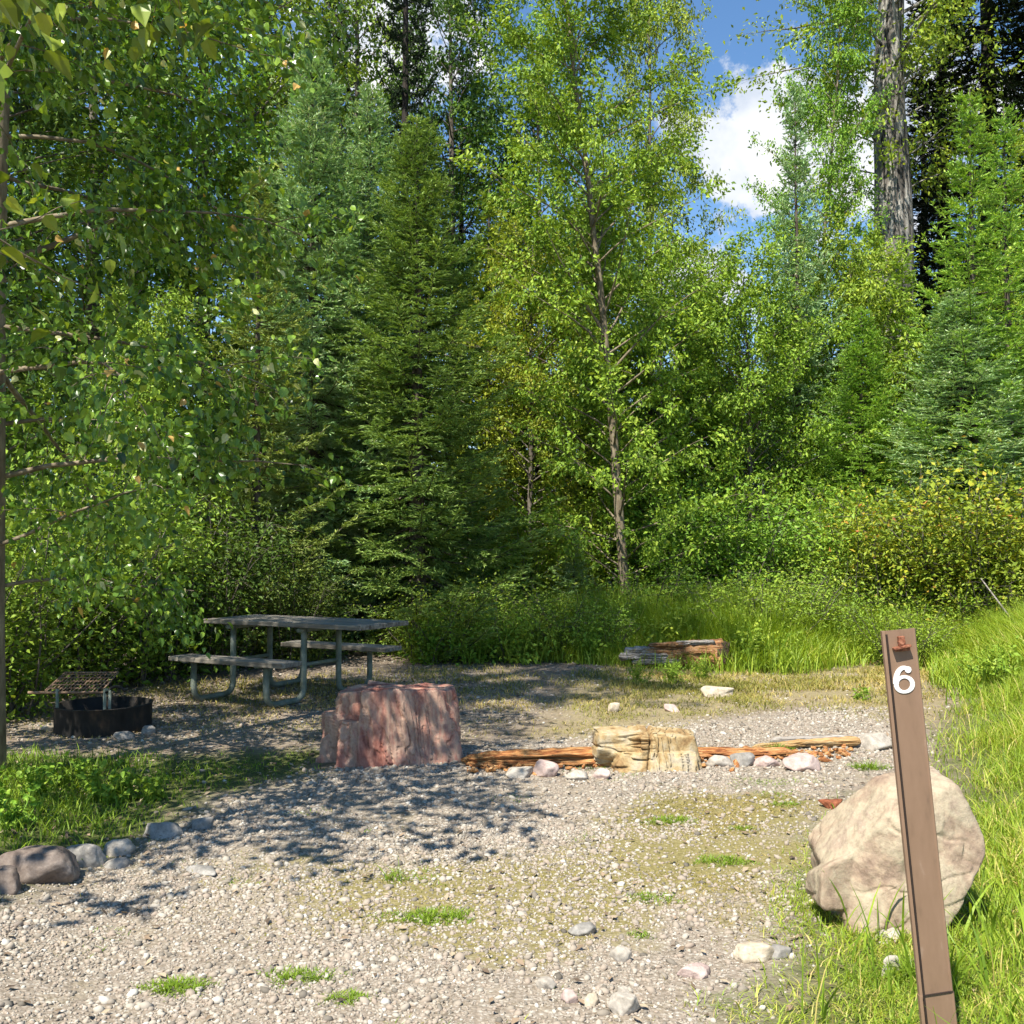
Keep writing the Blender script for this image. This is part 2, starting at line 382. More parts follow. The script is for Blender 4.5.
n1, n2 = len(x1), len(px_)
V1 = dict(rng=rg)
sz1 = np.clip(rg.lognormal(math.log(.0055), .5, n1), .0028, .024); sz2 = np.clip(rg.lognormal(math.log(.0095), .38, n2), .005, .026)
o = pebbles('gravel', np.concatenate([x1, px_]), np.concatenate([y1, py_]), np.concatenate([sz1, sz2]), 0, M['pebble'], rg, rg.beta(2.2, 1.9, n1 + n2))
o.data.polygons.foreach_set('use_smooth', np.ones(len(o.data.polygons), bool))
tag(o, kind='stuff'); tag(o, 'loose pinkish beige gravel spread over the parking pad', 'gravel')

# ------------------------------------------------------------------ grass (stuff)
def blades(name, x, y, h, w, lean, tint, mat, rng, segs=3, z=None, parent=None, loc=(0, 0, 0)):
    n = len(x); z = gz(x, y) if z is None else z
    az = rng.uniform(0, 2 * math.pi, n); d = np.stack([np.cos(az), np.sin(az)], 1)
    fa = az + rng.normal(math.pi / 2, .5, n); s = np.stack([np.cos(fa), np.sin(fa)], 1)
    ks = np.linspace(0, 1, segs + 1)
    rows = []
    for k in ks[:-1]:
        c = np.stack([x + d[:, 0] * lean * h * k ** 1.8, y + d[:, 1] * lean * h * k ** 1.8, z - .01 + h * (k - .35 * np.minimum(lean, 1.4) * k ** 2.2)], 1)
        hw = (w * .5 * (1 - .55 * k ** 1.5))[:, None]
        off = np.concatenate([s * hw, np.zeros((n, 1))], 1)
        rows += [c - off, c + off]
    tip = np.stack([x + d[:, 0] * lean * h, y + d[:, 1] * lean * h, z - .01 + h * (1 - .35 * np.minimum(lean, 1.4))], 1)
    rows.append(tip)
    K = 2 * segs + 1
    V = np.stack(rows, 1).reshape(-1, 3) - np.asarray(loc)
    b = (np.arange(n) * K)[:, None]
    Q = [np.array([[0, 1, 3, 2]]) + 2 * k for k in range(segs - 1)]
    quads = (np.concatenate(Q)[None] + b[:, :, None]).reshape(-1, 4) if Q else np.zeros((0, 4), int)
    tris = (np.array([[2 * segs - 2, 2 * segs - 1, 2 * segs]])[None] + b[:, :, None]).reshape(-1, 3)
    me = make_mesh(name, V, [quads, tris], np.repeat(tint, K), True)
    return obj(name, me, mat, parent, loc)

rg = np.random.default_rng(6)
parts_x = []
# tall grass at the back
def dt(x, y): return np.clip(.3 + 1.5 * (sdf_poly(x, y, P_TALL) + jit(x, y, .3, 1.3, 31)), 0, 1) * np.clip(.7 + .8 * fbm2(x, y, .9, 3, 91), .1, 1) * infrustum(x, y, .4)
x, y = scatter(420000, -5, 11, 9.5, 16.5, rg, dt)
hh = (.36 + .55 * smooth(0, 1.3, sdf_poly(x, y, P_TALL))) * rg.uniform(.55, 1.15, len(x)) * (1 + .35 * fbm2(x, y, .6, 2, 95))
hh = hh * (1 - .12 * smooth(1.8, 5, x))
tn = np.clip(.5 + .25 * fbm2(x, y, .8, 3, 96) + rg.normal(0, .18, len(x)) + .12 * smooth(3, 6, x), 0, 1)
o = blades('tall_grass', x, y, hh, rg.uniform(.007, .016, len(x)), rg.uniform(.15, .9, len(x)), tn, M['grass'], rg)
tag(o, 'tall green grass growing along the edge of the trees', 'grass', kind='stuff')
# lush bank on the right and near right
def dr(x, y):
    d = np.maximum(sdf_poly(x, y, P_NEARG) + jit(x, y, .2, 2.2, 41), (sdf_poly(x, y, P_TALL) + jit(x, y, .3, 1.3, 31)) * .8)
    return np.clip(.2 + 1.4 * d, 0, 1) * np.clip(.6 + 1.1 * fbm2(x, y, 1.7, 3, 191), .12, 1) * infrustum(x, y, .5)
x, y = scatter(190000, .5, 6.5, 2.3, 9.6, rg, dr)
bank = smooth(1.2, 2.6, x - .33 * (y - 3))
hh = (.07 + .05 * fbm2(x, y, 1.5, 3, 33) + .2 * bank) * rg.uniform(.45, 1.35, len(x))
tn = np.clip(.6 + .38 * fbm2(x, y, 1.5, 3, 196) + rg.normal(0, .24, len(x)), 0, 1)
o = blades('bank_grass', x, y, np.clip(hh, .03, .6), rg.uniform(.003, .0075, len(x)), rg.uniform(.2, 1.3, len(x)), tn, M['grass'], rg)
tag(o, 'lush yellow green grass on the right bank round the boulder', 'grass', kind='stuff')
x, y = scatter(9000, .6, 6.5, 2.4, 9.6, rg, lambda x, y: dr(x, y) * np.clip(.3 + 1.2 * fbm2(x, y, 2.1, 3, 231), 0, 1))
o = blades('straw', x, y, rg.uniform(.06, .3, len(x)), rg.uniform(.002, .005, len(x)), rg.uniform(.2, 1.6, len(x)), np.clip(rg.normal(.75, .2, len(x)), 0, 1), M['drygrass'], rg, 3)
tag(o, 'dry straw coloured stalks mixed through the right bank grass', 'dry grass', kind='stuff')
# some long coarse blades low in the right corner
x, y = scatter(2600, .72, 2.4, 2.5, 4.2, rg, lambda x, y: np.clip(sdf_poly(x, y, P_NEARG) - .05, 0, 1) * np.clip(.2 + 1.6 * fbm2(x, y, 2.3, 2, 201), 0, 1))
o = blades('coarse_grass', x, y, rg.uniform(.12, .34, len(x)), rg.uniform(.007, .013, len(x)), rg.uniform(.15, .8, len(x)), np.clip(rg.normal(.35, .15, len(x)), 0, 1), M['grass'], rg, 4)
tag(o, 'long broad grass blades in the near right corner', 'grass', kind='stuff')
x, y = scatter(150000, .5, 3.2, 2.3, 5.4, rg, lambda x, y: np.clip(.35 + 1.6 * (sdf_poly(x, y, P_NEARG) + jit(x, y, .2, 2.2, 41)), 0, 1) * np.clip(.55 + 1.2 * fbm2(x, y, 3.0, 3, 211), .08, 1) * infrustum(x, y, .3))
o = blades('short_grass', x, y, rg.uniform(.015, .075, len(x)), rg.uniform(.002, .005, len(x)), rg.uniform(.3, 1.6, len(x)), np.clip(.66 + .3 * fbm2(x, y, 2.1, 3, 216) + rg.normal(0, .2, len(x)), 0, 1), M['grass'], rg, 2)
tag(o, 'short mixed green and straw coloured turf round the post and boulder', 'grass', kind='stuff')
# lawn strip on the left
def dl(x, y): return np.clip(.15 + 1.8 * (sdf_poly(x, y, P_LAWN) + jit(x, y, .2, 2, 8)), 0, 1) * np.clip(.6 + 1.0 * fbm2(x, y, 1.8, 3, 291), .1, 1) * infrustum(x, y, .4)
x, y = scatter(60000, -5, 0, 3.6, 9, rg, dl)
left = smooth(-1.5, -2.6, x + .12 * (y - 5))
hh = (.04 + .065 * left) * rg.uniform(.4, 1.4, len(x))
o = blades('lawn_grass', x, y, hh, rg.uniform(.004, .008, len(x)), rg.uniform(.2, 1.1, len(x)), np.clip(.32 + .25 * fbm2(x, y, 1.4, 3, 296) + rg.normal(0, .18, len(x)), 0, 1), M['grass'], rg)
tag(o, 'patchy green grass between the fire ring and the gravel', 'grass', kind='stuff')
# thin dry turf
def dd(x, y):
    a = np.clip(.1 + .9 * (sdf_poly(x, y, pm) + jit(x, y, .5, 1.5, 51)), 0, .8)
    b = np.clip(.2 + 1.2 * (sdf_poly(x, y, pb) + jit(x, y, .4, 1.2, 61)), 0, .9)
    c = .35 * np.clip(.2 + (sdf_poly(x, y, P_PAD) + .4), 0, 1)
    e = .2 * (sdf_poly(x, y, P_GRAVEL) > 0) * smooth(.05, .35, fbm2(x, y, 1.3, 3, 399))
    return np.maximum(np.maximum(a, b), np.maximum(c, e)) * np.clip(.5 + 1.6 * fbm2(x, y, 2.2, 4, 391), 0, 1) * infrustum(x, y, .3)
x, y = scatter(420000, -6, 6, 2.8, 14, rg, dd)
hh = rg.uniform(.012, .04, len(x)) * (1 + 1.6 * smooth(7, 11, y))
o = blades('dry_turf', x, y, hh, rg.uniform(.002, .0045, len(x)) * (1 + 1.6 * smooth(6, 11, y)), rg.uniform(.3, 1.6, len(x)), np.clip(.42 + .6 * fbm2(x, y, 1.1, 3, 396) + rg.normal(0, .22, len(x)), 0, 1), M['drygrass'], rg, 2)
tag(o, 'thin dry yellowish turf among the gravel', 'grass', kind='stuff')
def dm(x, y): return np.clip(.45 + 1.0 * (sdf_poly(x, y, pm) + jit(x, y, .5, 1.5, 51)), 0, .9) * smooth(-.12, .25, fbm2(x, y, 2.0, 4, 491))
x, y = scatter(260000, -1.9, 2.4, 3.7, 6.2, rg, dm)
o = blades('mossy_turf', x, y, rg.uniform(.008, .03, len(x)), rg.uniform(.003, .007, len(x)), rg.uniform(.4, 1.8, len(x)), np.clip(.55 + .5 * fbm2(x, y, 1.6, 3, 496) + rg.normal(0, .2, len(x)), 0, 1), mat_leaf('mossy_turf_blade', [(0, (.10, .13, .03)), (.4, (.2, .2, .05)), (.75, (.3, .26, .1)), (1, (.4, .33, .18))], trans=.2, hvar=0), rg, 2)
tag(o, 'yellowish mossy turf patches in the middle of the gravel', 'turf', kind='stuff')
x, y = scatter(120000, -2.6, 2.8, 3.0, 7.0, rg, lambda x, y: (sdf_poly(x, y, P_GRAVEL) > 0) * smooth(.22, .5, fbm2(x, y, 2.6, 4, 591)) * .8)
o = blades('creeping_weeds', x, y, rg.uniform(.008, .04, len(x)), rg.uniform(.003, .006, len(x)), rg.uniform(.4, 1.9, len(x)), np.clip(.35 + .5 * fbm2(x, y, 2.2, 3, 596) + rg.normal(0, .2, len(x)), 0, 1), M['grass'], rg, 2)
tag(o, 'ragged low green growth creeping between the stones of the gravel', 'weeds', kind='stuff')
# leaf litter and twigs on the pad and under the trees
x, y = scatter(60000, -6, 6, 2.8, 15, rg, lambda x, y: np.clip(.25 + .6 * np.maximum(sdf_poly(x, y, P_PAD), sdf_poly(x, y, P_LAWN)), 0.12, .7) * infrustum(x, y, .3))
n = len(x); Rm = rot_rand(n, rg, .25)
q = np.array([[-1, -.35, 0], [.1, -.5, .1], [1, 0, 0], [0, .5, .12]]) * rg.uniform(.008, .024, (n, 1, 1))
V = np.einsum('nij,nkj->nki', Rm, q) + np.stack([x, y, gz(x, y) + .012], 1)[:, None]
me = make_mesh('leaf_litter', V.reshape(-1, 3), [np.arange(n * 4).reshape(-1, 4)], np.repeat(rg.uniform(0, 1, n), 4))
tag(obj('leaf_litter', me, M['litter']), 'scattered dead leaves and bark bits on the bare ground', 'leaf litter', kind='stuff')

# ------------------------------------------------------------------ rocks
def superrock(planes, V0, k=14.0):
    """smooth intersection of half spaces (n, d) seen from the origin; returns radii along unit V0"""
    inv = []
    for n_, d_ in planes:
        n_ = np.asarray(n_, float); n_ = n_ / np.linalg.norm(n_)
        inv.append(np.maximum(V0 @ n_, 1e-4) / d_)
    inv = np.array(inv)
    return 1.0 / (np.sum(inv ** k, 0) ** (1.0 / k))

def fit(V, w, d, h):
    lo, hi = V.min(0), V.max(0)
    return (V - (lo + hi) / 2) / (hi - lo) * np.array([w, d, h])

def stone(name, x, y, w, d, h, seed, mat, level=3, sink=.22, rough=.06, rz=0., k=12, nplanes=14, z=None):
    rng = np.random.default_rng(seed); V0, F0 = ico(level); V0 = norm(V0)
    pl = [(norm(rng.normal(0, 1, 3)), rng.uniform(.78, 1.05)) for _ in range(nplanes)] + [((0, 0, 1), .9), ((0, 0, -1), .9)]
    r = superrock(pl, V0, k) * (1 + rough * fbm(V0 * 2.2 + seed, 4, seed))
    V = V0 * r[:, None]; V = fit(V, w, d, h)
    c, s = math.cos(rz), math.sin(rz); V = V @ np.array([[c, s, 0], [-s, c, 0], [0, 0, 1]])
    zz = gz1(x, y) if z is None else z
    me = make_mesh(name, V, [F0], .5 + .5 * fbm(V0 * 1.5 + seed * 3, 3, seed), True)
    return obj(name, me, mat, None, (x, y, zz + h * (.5 - sink)))

def mat_rock(name, stops, scale=7, bump=.5, bdist=.01, veins=None, rough=.85, squash=(1, 1, 1), fine=1.0):
    m, nt, N, L = new_mat(name)
    tc = N.new('ShaderNodeTexCoord'); mp = N.new('ShaderNodeMapping'); mp.inputs['Scale'].default_value = squash; L.new(tc.outputs['Object'], mp.inputs[0])
    n1 = N.new('ShaderNodeTexNoise'); n1.inputs['Scale'].default_value = scale; n1.inputs['Detail'].default_value = 9; n1.inputs['Roughness'].default_value = .65; n1.inputs['Distortion'].default_value = .4
    n2 = N.new('ShaderNodeTexNoise'); n2.inputs['Scale'].default_value = scale * 7; n2.inputs['Detail'].default_value = 6; n2.inputs['Roughness'].default_value = .7
    for q in (n1, n2): L.new(mp.outputs[0], q.inputs['Vector'])
    r = ramp(N, stops); L.new(n1.outputs[0], r.inputs[0])
    sp = ramp(N, [(.3, (.72, .7, .68)), (.5, (1, 1, 1)), (.72, (1.18, 1.16, 1.12))]); L.new(n2.outputs[0], sp.inputs[0])
    mu = N.new('ShaderNodeMix'); mu.data_type = 'RGBA'; mu.blend_type = 'MULTIPLY'; mu.inputs[0].default_value = fine
    L.new(r.outputs[0], mu.inputs[6]); L.new(sp.outputs[0], mu.inputs[7])
    p = N.new('ShaderNodeBsdfPrincipled'); p.inputs['Roughness'].default_value = rough; p.inputs['Specular IOR Level'].default_value = .25
    L.new(mu.outputs[2], p.inputs['Base Color'])
    ad = N.new('ShaderNodeMath'); ad.operation = 'MULTIPLY_ADD'; ad.inputs[1].default_value = .35; L.new(n2.outputs[0], ad.inputs[0]); L.new(n1.outputs[0], ad.inputs[2])
    b = N.new('ShaderNodeBump'); b.inputs['Strength'].default_value = bump; b.inputs['Distance'].default_value = bdist
    L.new(ad.outputs[0], b.inputs['Height']); L.new(b.outputs[0], p.inputs['Normal'])
    o = N.new('ShaderNodeOutputMaterial'); L.new(p.outputs[0], o.inputs[0])
    return m
M['redrock'] = mat_rock('red_rock', [(.32, (.13, .045, .035)), (.4, (.28, .11, .08)), (.48, (.38, .19, .14)), (.56, (.44, .29, .21)), (.64, (.36, .17, .125)), (.74, (.47, .36, .28)), (.84, (.3, .13, .1))], 4.5, .7, .02, squash=(1.3, 1.3, .45))
M['yellowrock'] = mat_rock('ochre_rock', [(.3, (.10, .065, .035)), (.4, (.26, .16, .07)), (.48, (.36, .26, .13)), (.56, (.40, .325, .21)), (.66, (.33, .285, .22)), (.8, (.45, .41, .34))], 6, .7, .015)
M['tanrock'] = mat_rock('tan_boulder', [(.3, (.12, .08, .06)), (.38, (.25, .175, .125)), (.46, (.335, .25, .175)), (.54, (.385, .315, .22)), (.62, (.32, .24, .175)), (.7, (.41, .345, .255)), (.82, (.47, .42, .33))], 4.6, .8, .02)
M['darkrock'] = mat_rock('brown_grey_rock', [(.28, (.06, .045, .038)), (.45, (.14, .105, .085)), (.6, (.22, .175, .145)), (.78, (.36, .31, .27))], 8, .6, .012)
M['greyrock'] = mat_rock('grey_stone', [(.28, (.13, .12, .105)), (.5, (.25, .23, .205)), (.75, (.4, .375, .34))], 9, .4, .006)
M['palerock'] = mat_rock('pale_stone', [(.28, (.22, .19, .155)), (.5, (.38, .335, .28)), (.75, (.54, .49, .43))], 9, .35, .006)
M['pinkrock'] = mat_rock('pinkish_stone', [(.28, (.28, .19, .17)), (.5, (.44, .33, .29)), (.75, (.55, .45, .4))], 9, .35, .006)
M['tanstone'] = mat_rock('tan_stone', [(.28, (.3, .24, .17)), (.5, (.46, .38, .28)), (.75, (.58, .51, .41))], 9, .35, .006)

# -- big red rock: fractured upright block with ribs
def red_rock():
    V0, F0 = ico(6); V0 = norm(V0)
    o = np.array([0, 0, .24])
    main = [((-.10, -1, .10), .235), ((-1, -.1, .16), .40), ((.25, 1, .1), .27), ((-.04, 0, 1), .285), ((1, -.1, .12), .28), ((0, 0, -1), .34), ((-.6, -.8, .12), .37)]
    right = [((.42, -.9, .12), .30), ((1, .1, .10), .44), ((0, 1, .1), .26), ((.04, -.03, 1), .30), ((-1, 0, 0), .2), ((0, 0, -1), .34), ((.85, -.5, .12), .385)]
    step = [((-.1, -1, .15), .245), ((-1, 0, .02), .50), ((0, 1, .2), .2), ((0, 0, 1), .10), ((1, 0, 0), .2), ((0, 0, -1), .34)]
    toe = [((.3, -1, .35), .265), ((1, 0, .12), .42), ((-1, 0, .05), .36), ((0, 1, 0), .2), ((0, 0, 1), .06), ((0, 0, -1), .34)]
    r = np.max([superrock(m, V0, 34) for m in (main, right, step, toe)], 0)
    V = V0 * r[:, None] + o
    side = 1 - smooth(.5, .9, np.abs(V0[:, 2]))
    ang = np.arctan2(V[:, 1], V[:, 0])
    # vertical ribs and grooves, slightly slanted
    u = np.stack([V[:, 0] * 11 + V[:, 2] * 1.9, V[:, 1] * 11, V[:, 2] * 2.0], 1)
    rib = np.abs(fbm(u, 3, 5)) * 2
    u2 = np.stack([V[:, 0] * 26 + V[:, 2] * 3.5, V[:, 1] * 26, V[:, 2] * 5], 1)
    disp = (-.03 * np.exp(-(rib / .10) ** 2) + .016 * fbm(u2, 4, 12)) * (.25 + .75 * side) + .012 * fbm(V * 9, 4, 3)
    hz = norm(np.stack([V0[:, 0], V0[:, 1], V0[:, 2] * .5], 1))
    sl = vnoise(np.stack([V[:, 0] * 7 + V[:, 2] * 1.2, V[:, 1] * 7, V[:, 2] * 1.3 + 3], 1), 77); sl = np.round(sl * 3.2) / 3.2
    sl2 = vnoise(np.stack([V[:, 0] * 15 + V[:, 2] * 2.5, V[:, 1] * 15, V[:, 2] * 3 + 7], 1), 78); sl2 = np.round(sl2 * 2.5) / 2.5
    disp = disp + (.05 * sl + .022 * sl2) * (.15 + .85 * side)
    V = V + hz * disp[:, None]
    V[:, 2] += .02 * fbm(V * np.array([5, 5, 0]) + 4, 3, 31) * (V0[:, 2] > .5)
    z0 = V[:, 2].min(); V = fit(V, 1.06, .64, .60); V[:, 2] += .31 - .06
    return make_mesh('red_rock', V, [F0], None, True)
p = G(394, 765)
o = obj('red_rock', red_rock(), M['redrock'], None, (AT(392, p[1] + .25), p[1] + .25, gz1(*p) - .02)); tag(o, 'large upright reddish block of fractured rock in front of the picnic table', 'rock')

# -- yellow ochre rock
def yellow_rock():
    V0, F0 = ico(6); V0 = norm(V0)
    a = [((-.05, -1, .15), .17), ((-1, -.1, .1), .37), ((0, 1, .1), .18), ((-.03, -.05, 1), .165), ((1, .1, .1), .12), ((0, 0, -1), .2), ((-.3, -.7, -.55), .2)]
    b = [((.25, -1, .12), .20), ((1, -.1, .22), .36), ((0, 1, .1), .16), ((.1, -.1, 1), .165), ((-1, 0, 0), .06), ((0, 0, -1), .2)]
    c = [((0, -1, .4), .20), ((1, 0, .15), .33), ((-1, -.2, .5), .22), ((0, 1, 0), .1), ((0, 0, 1), .02), ((0, 0, -1), .2)]
    r = np.max([superrock(m, V0, 32) for m in (a, b, c)], 0)
    V = V0 * r[:, None]
    lw = smooth(-.02, .06, V[:, 0])   # right half splits vertically, left half in beds
    beds = np.abs(fbm(np.stack([V[:, 0] * 2.5, V[:, 1] * 3, V[:, 2] * 16], 1), 3, 8)) * 2
    cols = np.abs(fbm(np.stack([V[:, 0] * 24 + V[:, 2] * 3, V[:, 1] * 12, V[:, 2] * 2.5], 1), 3, 4)) * 2
    disp = -.03 * np.exp(-(beds / .2) ** 2) * (1 - lw) - .028 * np.exp(-(cols / .2) ** 2) * lw + .014 * fbm(V * 14, 4, 7)
    disp = disp - .045 * np.exp(-((V[:, 0] - .0 - .12 * V[:, 2]) / .012) ** 2) - .022 * np.exp(-((V[:, 0] - .075) / .008) ** 2) - .022 * np.exp(-((V[:, 0] - .16 + .1 * V[:, 2]) / .008) ** 2)
    V = V + norm(V0 * np.array([1, 1, .4])) * disp[:, None]
    V = fit(V, .79, .40, .34); V[:, 2] += .17 - .06
    return make_mesh('ochre_rock', V, [F0], None, True)
p = G(647, 772)
o = obj('ochre_rock', yellow_rock(), M['yellowrock'], None, (AT(647, p[1] + .15), p[1] + .15, gz1(*p) - .02))
tag(o, 'blocky ochre yellow rock with split faces lying across the orange rotten log', 'rock')

# -- tan boulder behind the number post
def boulder():
    V0, F0 = ico(6); V0 = norm(V0)
    a = [((-.71, -.12, .70), .213), ((-.1, -.1, .995), .264), ((.84, 0, .54), .352), ((1, 0, 0), .348), ((.72, 0, -.69), .225), ((-.97, 0, -.25), .318), ((0, 0, -1), .33),
         ((-.52, -.80, .20), .245), ((.24, -.9, .36), .255), ((.02, -1, .02), .262), ((-.1, -.62, .78), .268), ((0, 1, .2), .26), ((-.2, .6, .75), .27), ((-.72, -.66, .1), .315)]
    b = [((-.5, -.5, .7), .27), ((-1, 0, .1), .37), ((0, 1, 0), .05), ((.2, -1, .1), .10), ((0, 0, -1), .16), ((1, 0, 0), .1), ((-.4, .3, 1), .08)]
    r = np.maximum(superrock(a, V0, 44), superrock(b, V0, 22))
    V = V0 * r[:, None]
    # a scooped hollow and a crease across the front face
    hol = np.exp(-(((V[:, 0] - .01) / .12) ** 2 + ((V[:, 2] + .0 - .55 * V[:, 0]) / .06) ** 2)) * (V0[:, 1] < -.1)
    cr = np.abs(fbm(np.stack([V[:, 0] * 3 - V[:, 2] * 2, V[:, 1] * 3, V[:, 2] * 6], 1), 3, 14)) * 2
    disp = -.032 * hol - .008 * np.exp(-(cr / .06) ** 2) + .020 * fbm(V * 4, 5, 9) + .007 * fbm(V * 22, 4, 2)
    V = V + V0 * disp[:, None]; V = fit(V, .67, .52, .70); V[:, 2] += .35 - .10
    return make_mesh('boulder', V, [F0], None, True)
p = G(893, 932)
o = obj('boulder', boulder(), M['tanrock'], None, (AT(884, p[1] + .2), p[1] + .2, gz1(p[0], p[1]) - .02))
tag(o, 'large pale tan boulder in the grass right behind the number post', 'boulder')

# -- small stones, each one a thing: (px, py base, w px, h px, material, label, name)
ST = [
 (38, 893, 84, 46, 'darkrock', 'big brown grey rock at the left edge of the gravel', 'rock', 1),
 (6, 908, 44, 32, 'darkrock', 'low dark rock cut by the left picture edge below the big brown rock', 'rock', 2),
 (88, 868, 46, 30, 'greyrock', 'mossy grey rock right beside the big brown rock at the left', 'rock', 3),
 (122, 855, 32, 20, 'palerock', 'pale topped stone with rusty base right of the mossy grey rock', 'stone', 4),
 (121, 868, 28, 12, 'greyrock', 'small flat grey stone just in front of the pale topped stone', 'stone', 5),
 (166, 838, 40, 20, 'greyrock', 'grey stone in the tree shadow where grass meets gravel', 'stone', 6),
 (205, 830, 22, 16, 'greyrock', 'small upright grey stone under tree shadow left of the red rock', 'stone', 7),
 (206, 876, 40, 8, 'greyrock', 'flat grey slab flush with the gravel at left', 'stone', 9),
 (545, 776, 28, 16, 'pinkrock', 'round pinkish stone in front of the orange log left of the ochre rock', 'stone', 10),
 (520, 777, 30, 10, 'palerock', 'flat pale stone between the red rock and the round pinkish stone', 'stone', 11),
 (576, 780, 22, 10, 'palerock', 'low pale stone just right of the round pinkish stone', 'stone', 12),
 (601, 779, 20, 11, 'pinkrock', 'pinkish stone at the lower left foot of the ochre rock', 'stone', 13),
 (717, 767, 24, 12, 'palerock', 'pale stone at the right foot of the ochre rock', 'stone', 14),
 (741, 766, 24, 13, 'greyrock', 'grey stone second to the right of the ochre rock', 'stone', 15),
 (764, 767, 30, 11, 'pinkrock', 'flat pink stone in the row between ochre rock and grass tuft', 'stone', 16),
 (799, 771, 36, 17, 'pinkrock', 'largest rounded pink grey stone in the row along the orange log', 'stone', 17),
 (874, 750, 36, 16, 'palerock', 'white stone block at the right end of the orange log', 'stone', 18),
 (716, 698, 32, 12, 'tanstone', 'tan stone on the dry turf in front of the far log', 'stone', 19),
 (613, 712, 12, 10, 'tanstone', 'small tan stone in shaded turf left of the larger tan stone', 'stone', 20),
 (672, 712, 16, 8, 'pinkrock', 'small low pinkish stone just in front of the weeds by the far log', 'stone', 43),
 (750, 960, 40, 17, 'tanstone', 'smooth flat tan stone on gravel near the lower right grass', 'stone', 21),
 (777, 958, 22, 12, 'greyrock', 'grey stone touching the smooth flat tan stone', 'stone', 22),
 (619, 962, 22, 15, 'palerock', 'whitish angular stone in the middle of the near gravel', 'stone', 23),
 (581, 936, 28, 11, 'greyrock', 'bluish grey flat stone in the gravel behind the whitish angular stone', 'stone', 24),
 (546, 992, 20, 11, 'palerock', 'small pale oblong stone leftmost of the near gravel stones', 'stone', 25),
 (569, 1005, 18, 13, 'pinkrock', 'pinkish stone just right of the small pale oblong stone', 'stone', 26),
 (590, 1008, 17, 12, 'tanstone', 'yellowish stone left of the big white stone at the bottom', 'stone', 27),
 (623, 1016, 33, 22, 'palerock', 'biggest white stone at the bottom of the gravel', 'stone', 28),
 (691, 977, 32, 12, 'pinkrock', 'flat pink stone in gravel left of the smooth tan stone', 'stone', 29),
 (622, 997, 12, 9, 'palerock', 'tiny white stone just behind the biggest white stone', 'stone', 30),
 (880, 942, 30, 12, 'palerock', 'pale stone in grass at the foot of the boulder', 'stone', 31),
 (885, 978, 22, 22, 'palerock', 'pale stone in grass beside the lower part of the number post', 'stone', 32),
 (150, 733, 16, 9, 'greyrock', 'pale grey stone on the ground at the right of the fire ring', 'stone', 33),
 (127, 738, 20, 8, 'greyrock', 'low grey stone in front of the fire ring', 'stone', 34),
 (52, 730, 14, 9, 'tanstone', 'tan stone at the left of the fire ring', 'stone', 35),
]
for (px, py, w, h, mt, lab, nm, sd) in ST:
    g = G(px, py); s = (py - HORIZON) / CAM_H
    W = w / s; H = h / s; D = W * .75
    hh = max(H * .95, .02)
    o = stone(nm, AT(px, g[1] + D * .35), g[1] + D * .35, W * 1.05, D, hh * 1.25, 100 + sd, M[mt], 4 if w > 28 else 3, sink=.44 if px < 215 and py > 800 else .24, rz=(sd * 1.7) % 1 - .5, nplanes=26 if nm == 'rock' else 18, k=18, rough=.10)
    tag(o, lab, 'rock' if nm == 'rock' else 'stone', 'stones and rocks edging the campsite')
# rusty bark chip
g = G(832, 808)
o = stone('bark_chip', g[0], g[1], .14, .09, .06, 77, mat_noise('rust_brown_chip', [(.3, (.1, .03, .015)), (.6, (.28, .09, .04)), (.8, (.4, .2, .1))], (40, 40, 40), bump=.6, bdist=.006), 3, rough=.3, nplanes=6)
tag(o, 'rust brown chunk of bark lying alone on the gravel', 'bark')

# ------------------------------------------------------------------ logs
def mat_wood(name, stops, axis_scale=(5, 55, 55), bump=1.0, bdist=.02):
    return mat_noise(name, stops, axis_scale, .9, bump, bdist, 7, distort=.5)
M['orangewood'] = mat_wood('orange_rotten_wood', [(.32, (.1, .035, .015)), (.45, (.34, .13, .045)), (.56, (.48, .24, .085)), (.68, (.52, .36, .19))])
M['greywood'] = mat_wood('weathered_grey_wood', [(.3, (.1, .085, .07)), (.5, (.3, .26, .22)), (.7, (.5, .46, .41))])
M['darkwood'] = mat_wood('rotten_dark_wood', [(.3, (.02, .014, .01)), (.5, (.07, .045, .03)), (.7, (.16, .1, .06))])
M['redwood'] = mat_wood('red_rotten_wood', [(.3, (.08, .034, .018)), (.44, (.26, .115, .05)), (.56, (.42, .22, .09)), (.68, (.36, .29, .21)), (.8, (.5, .45, .38))])

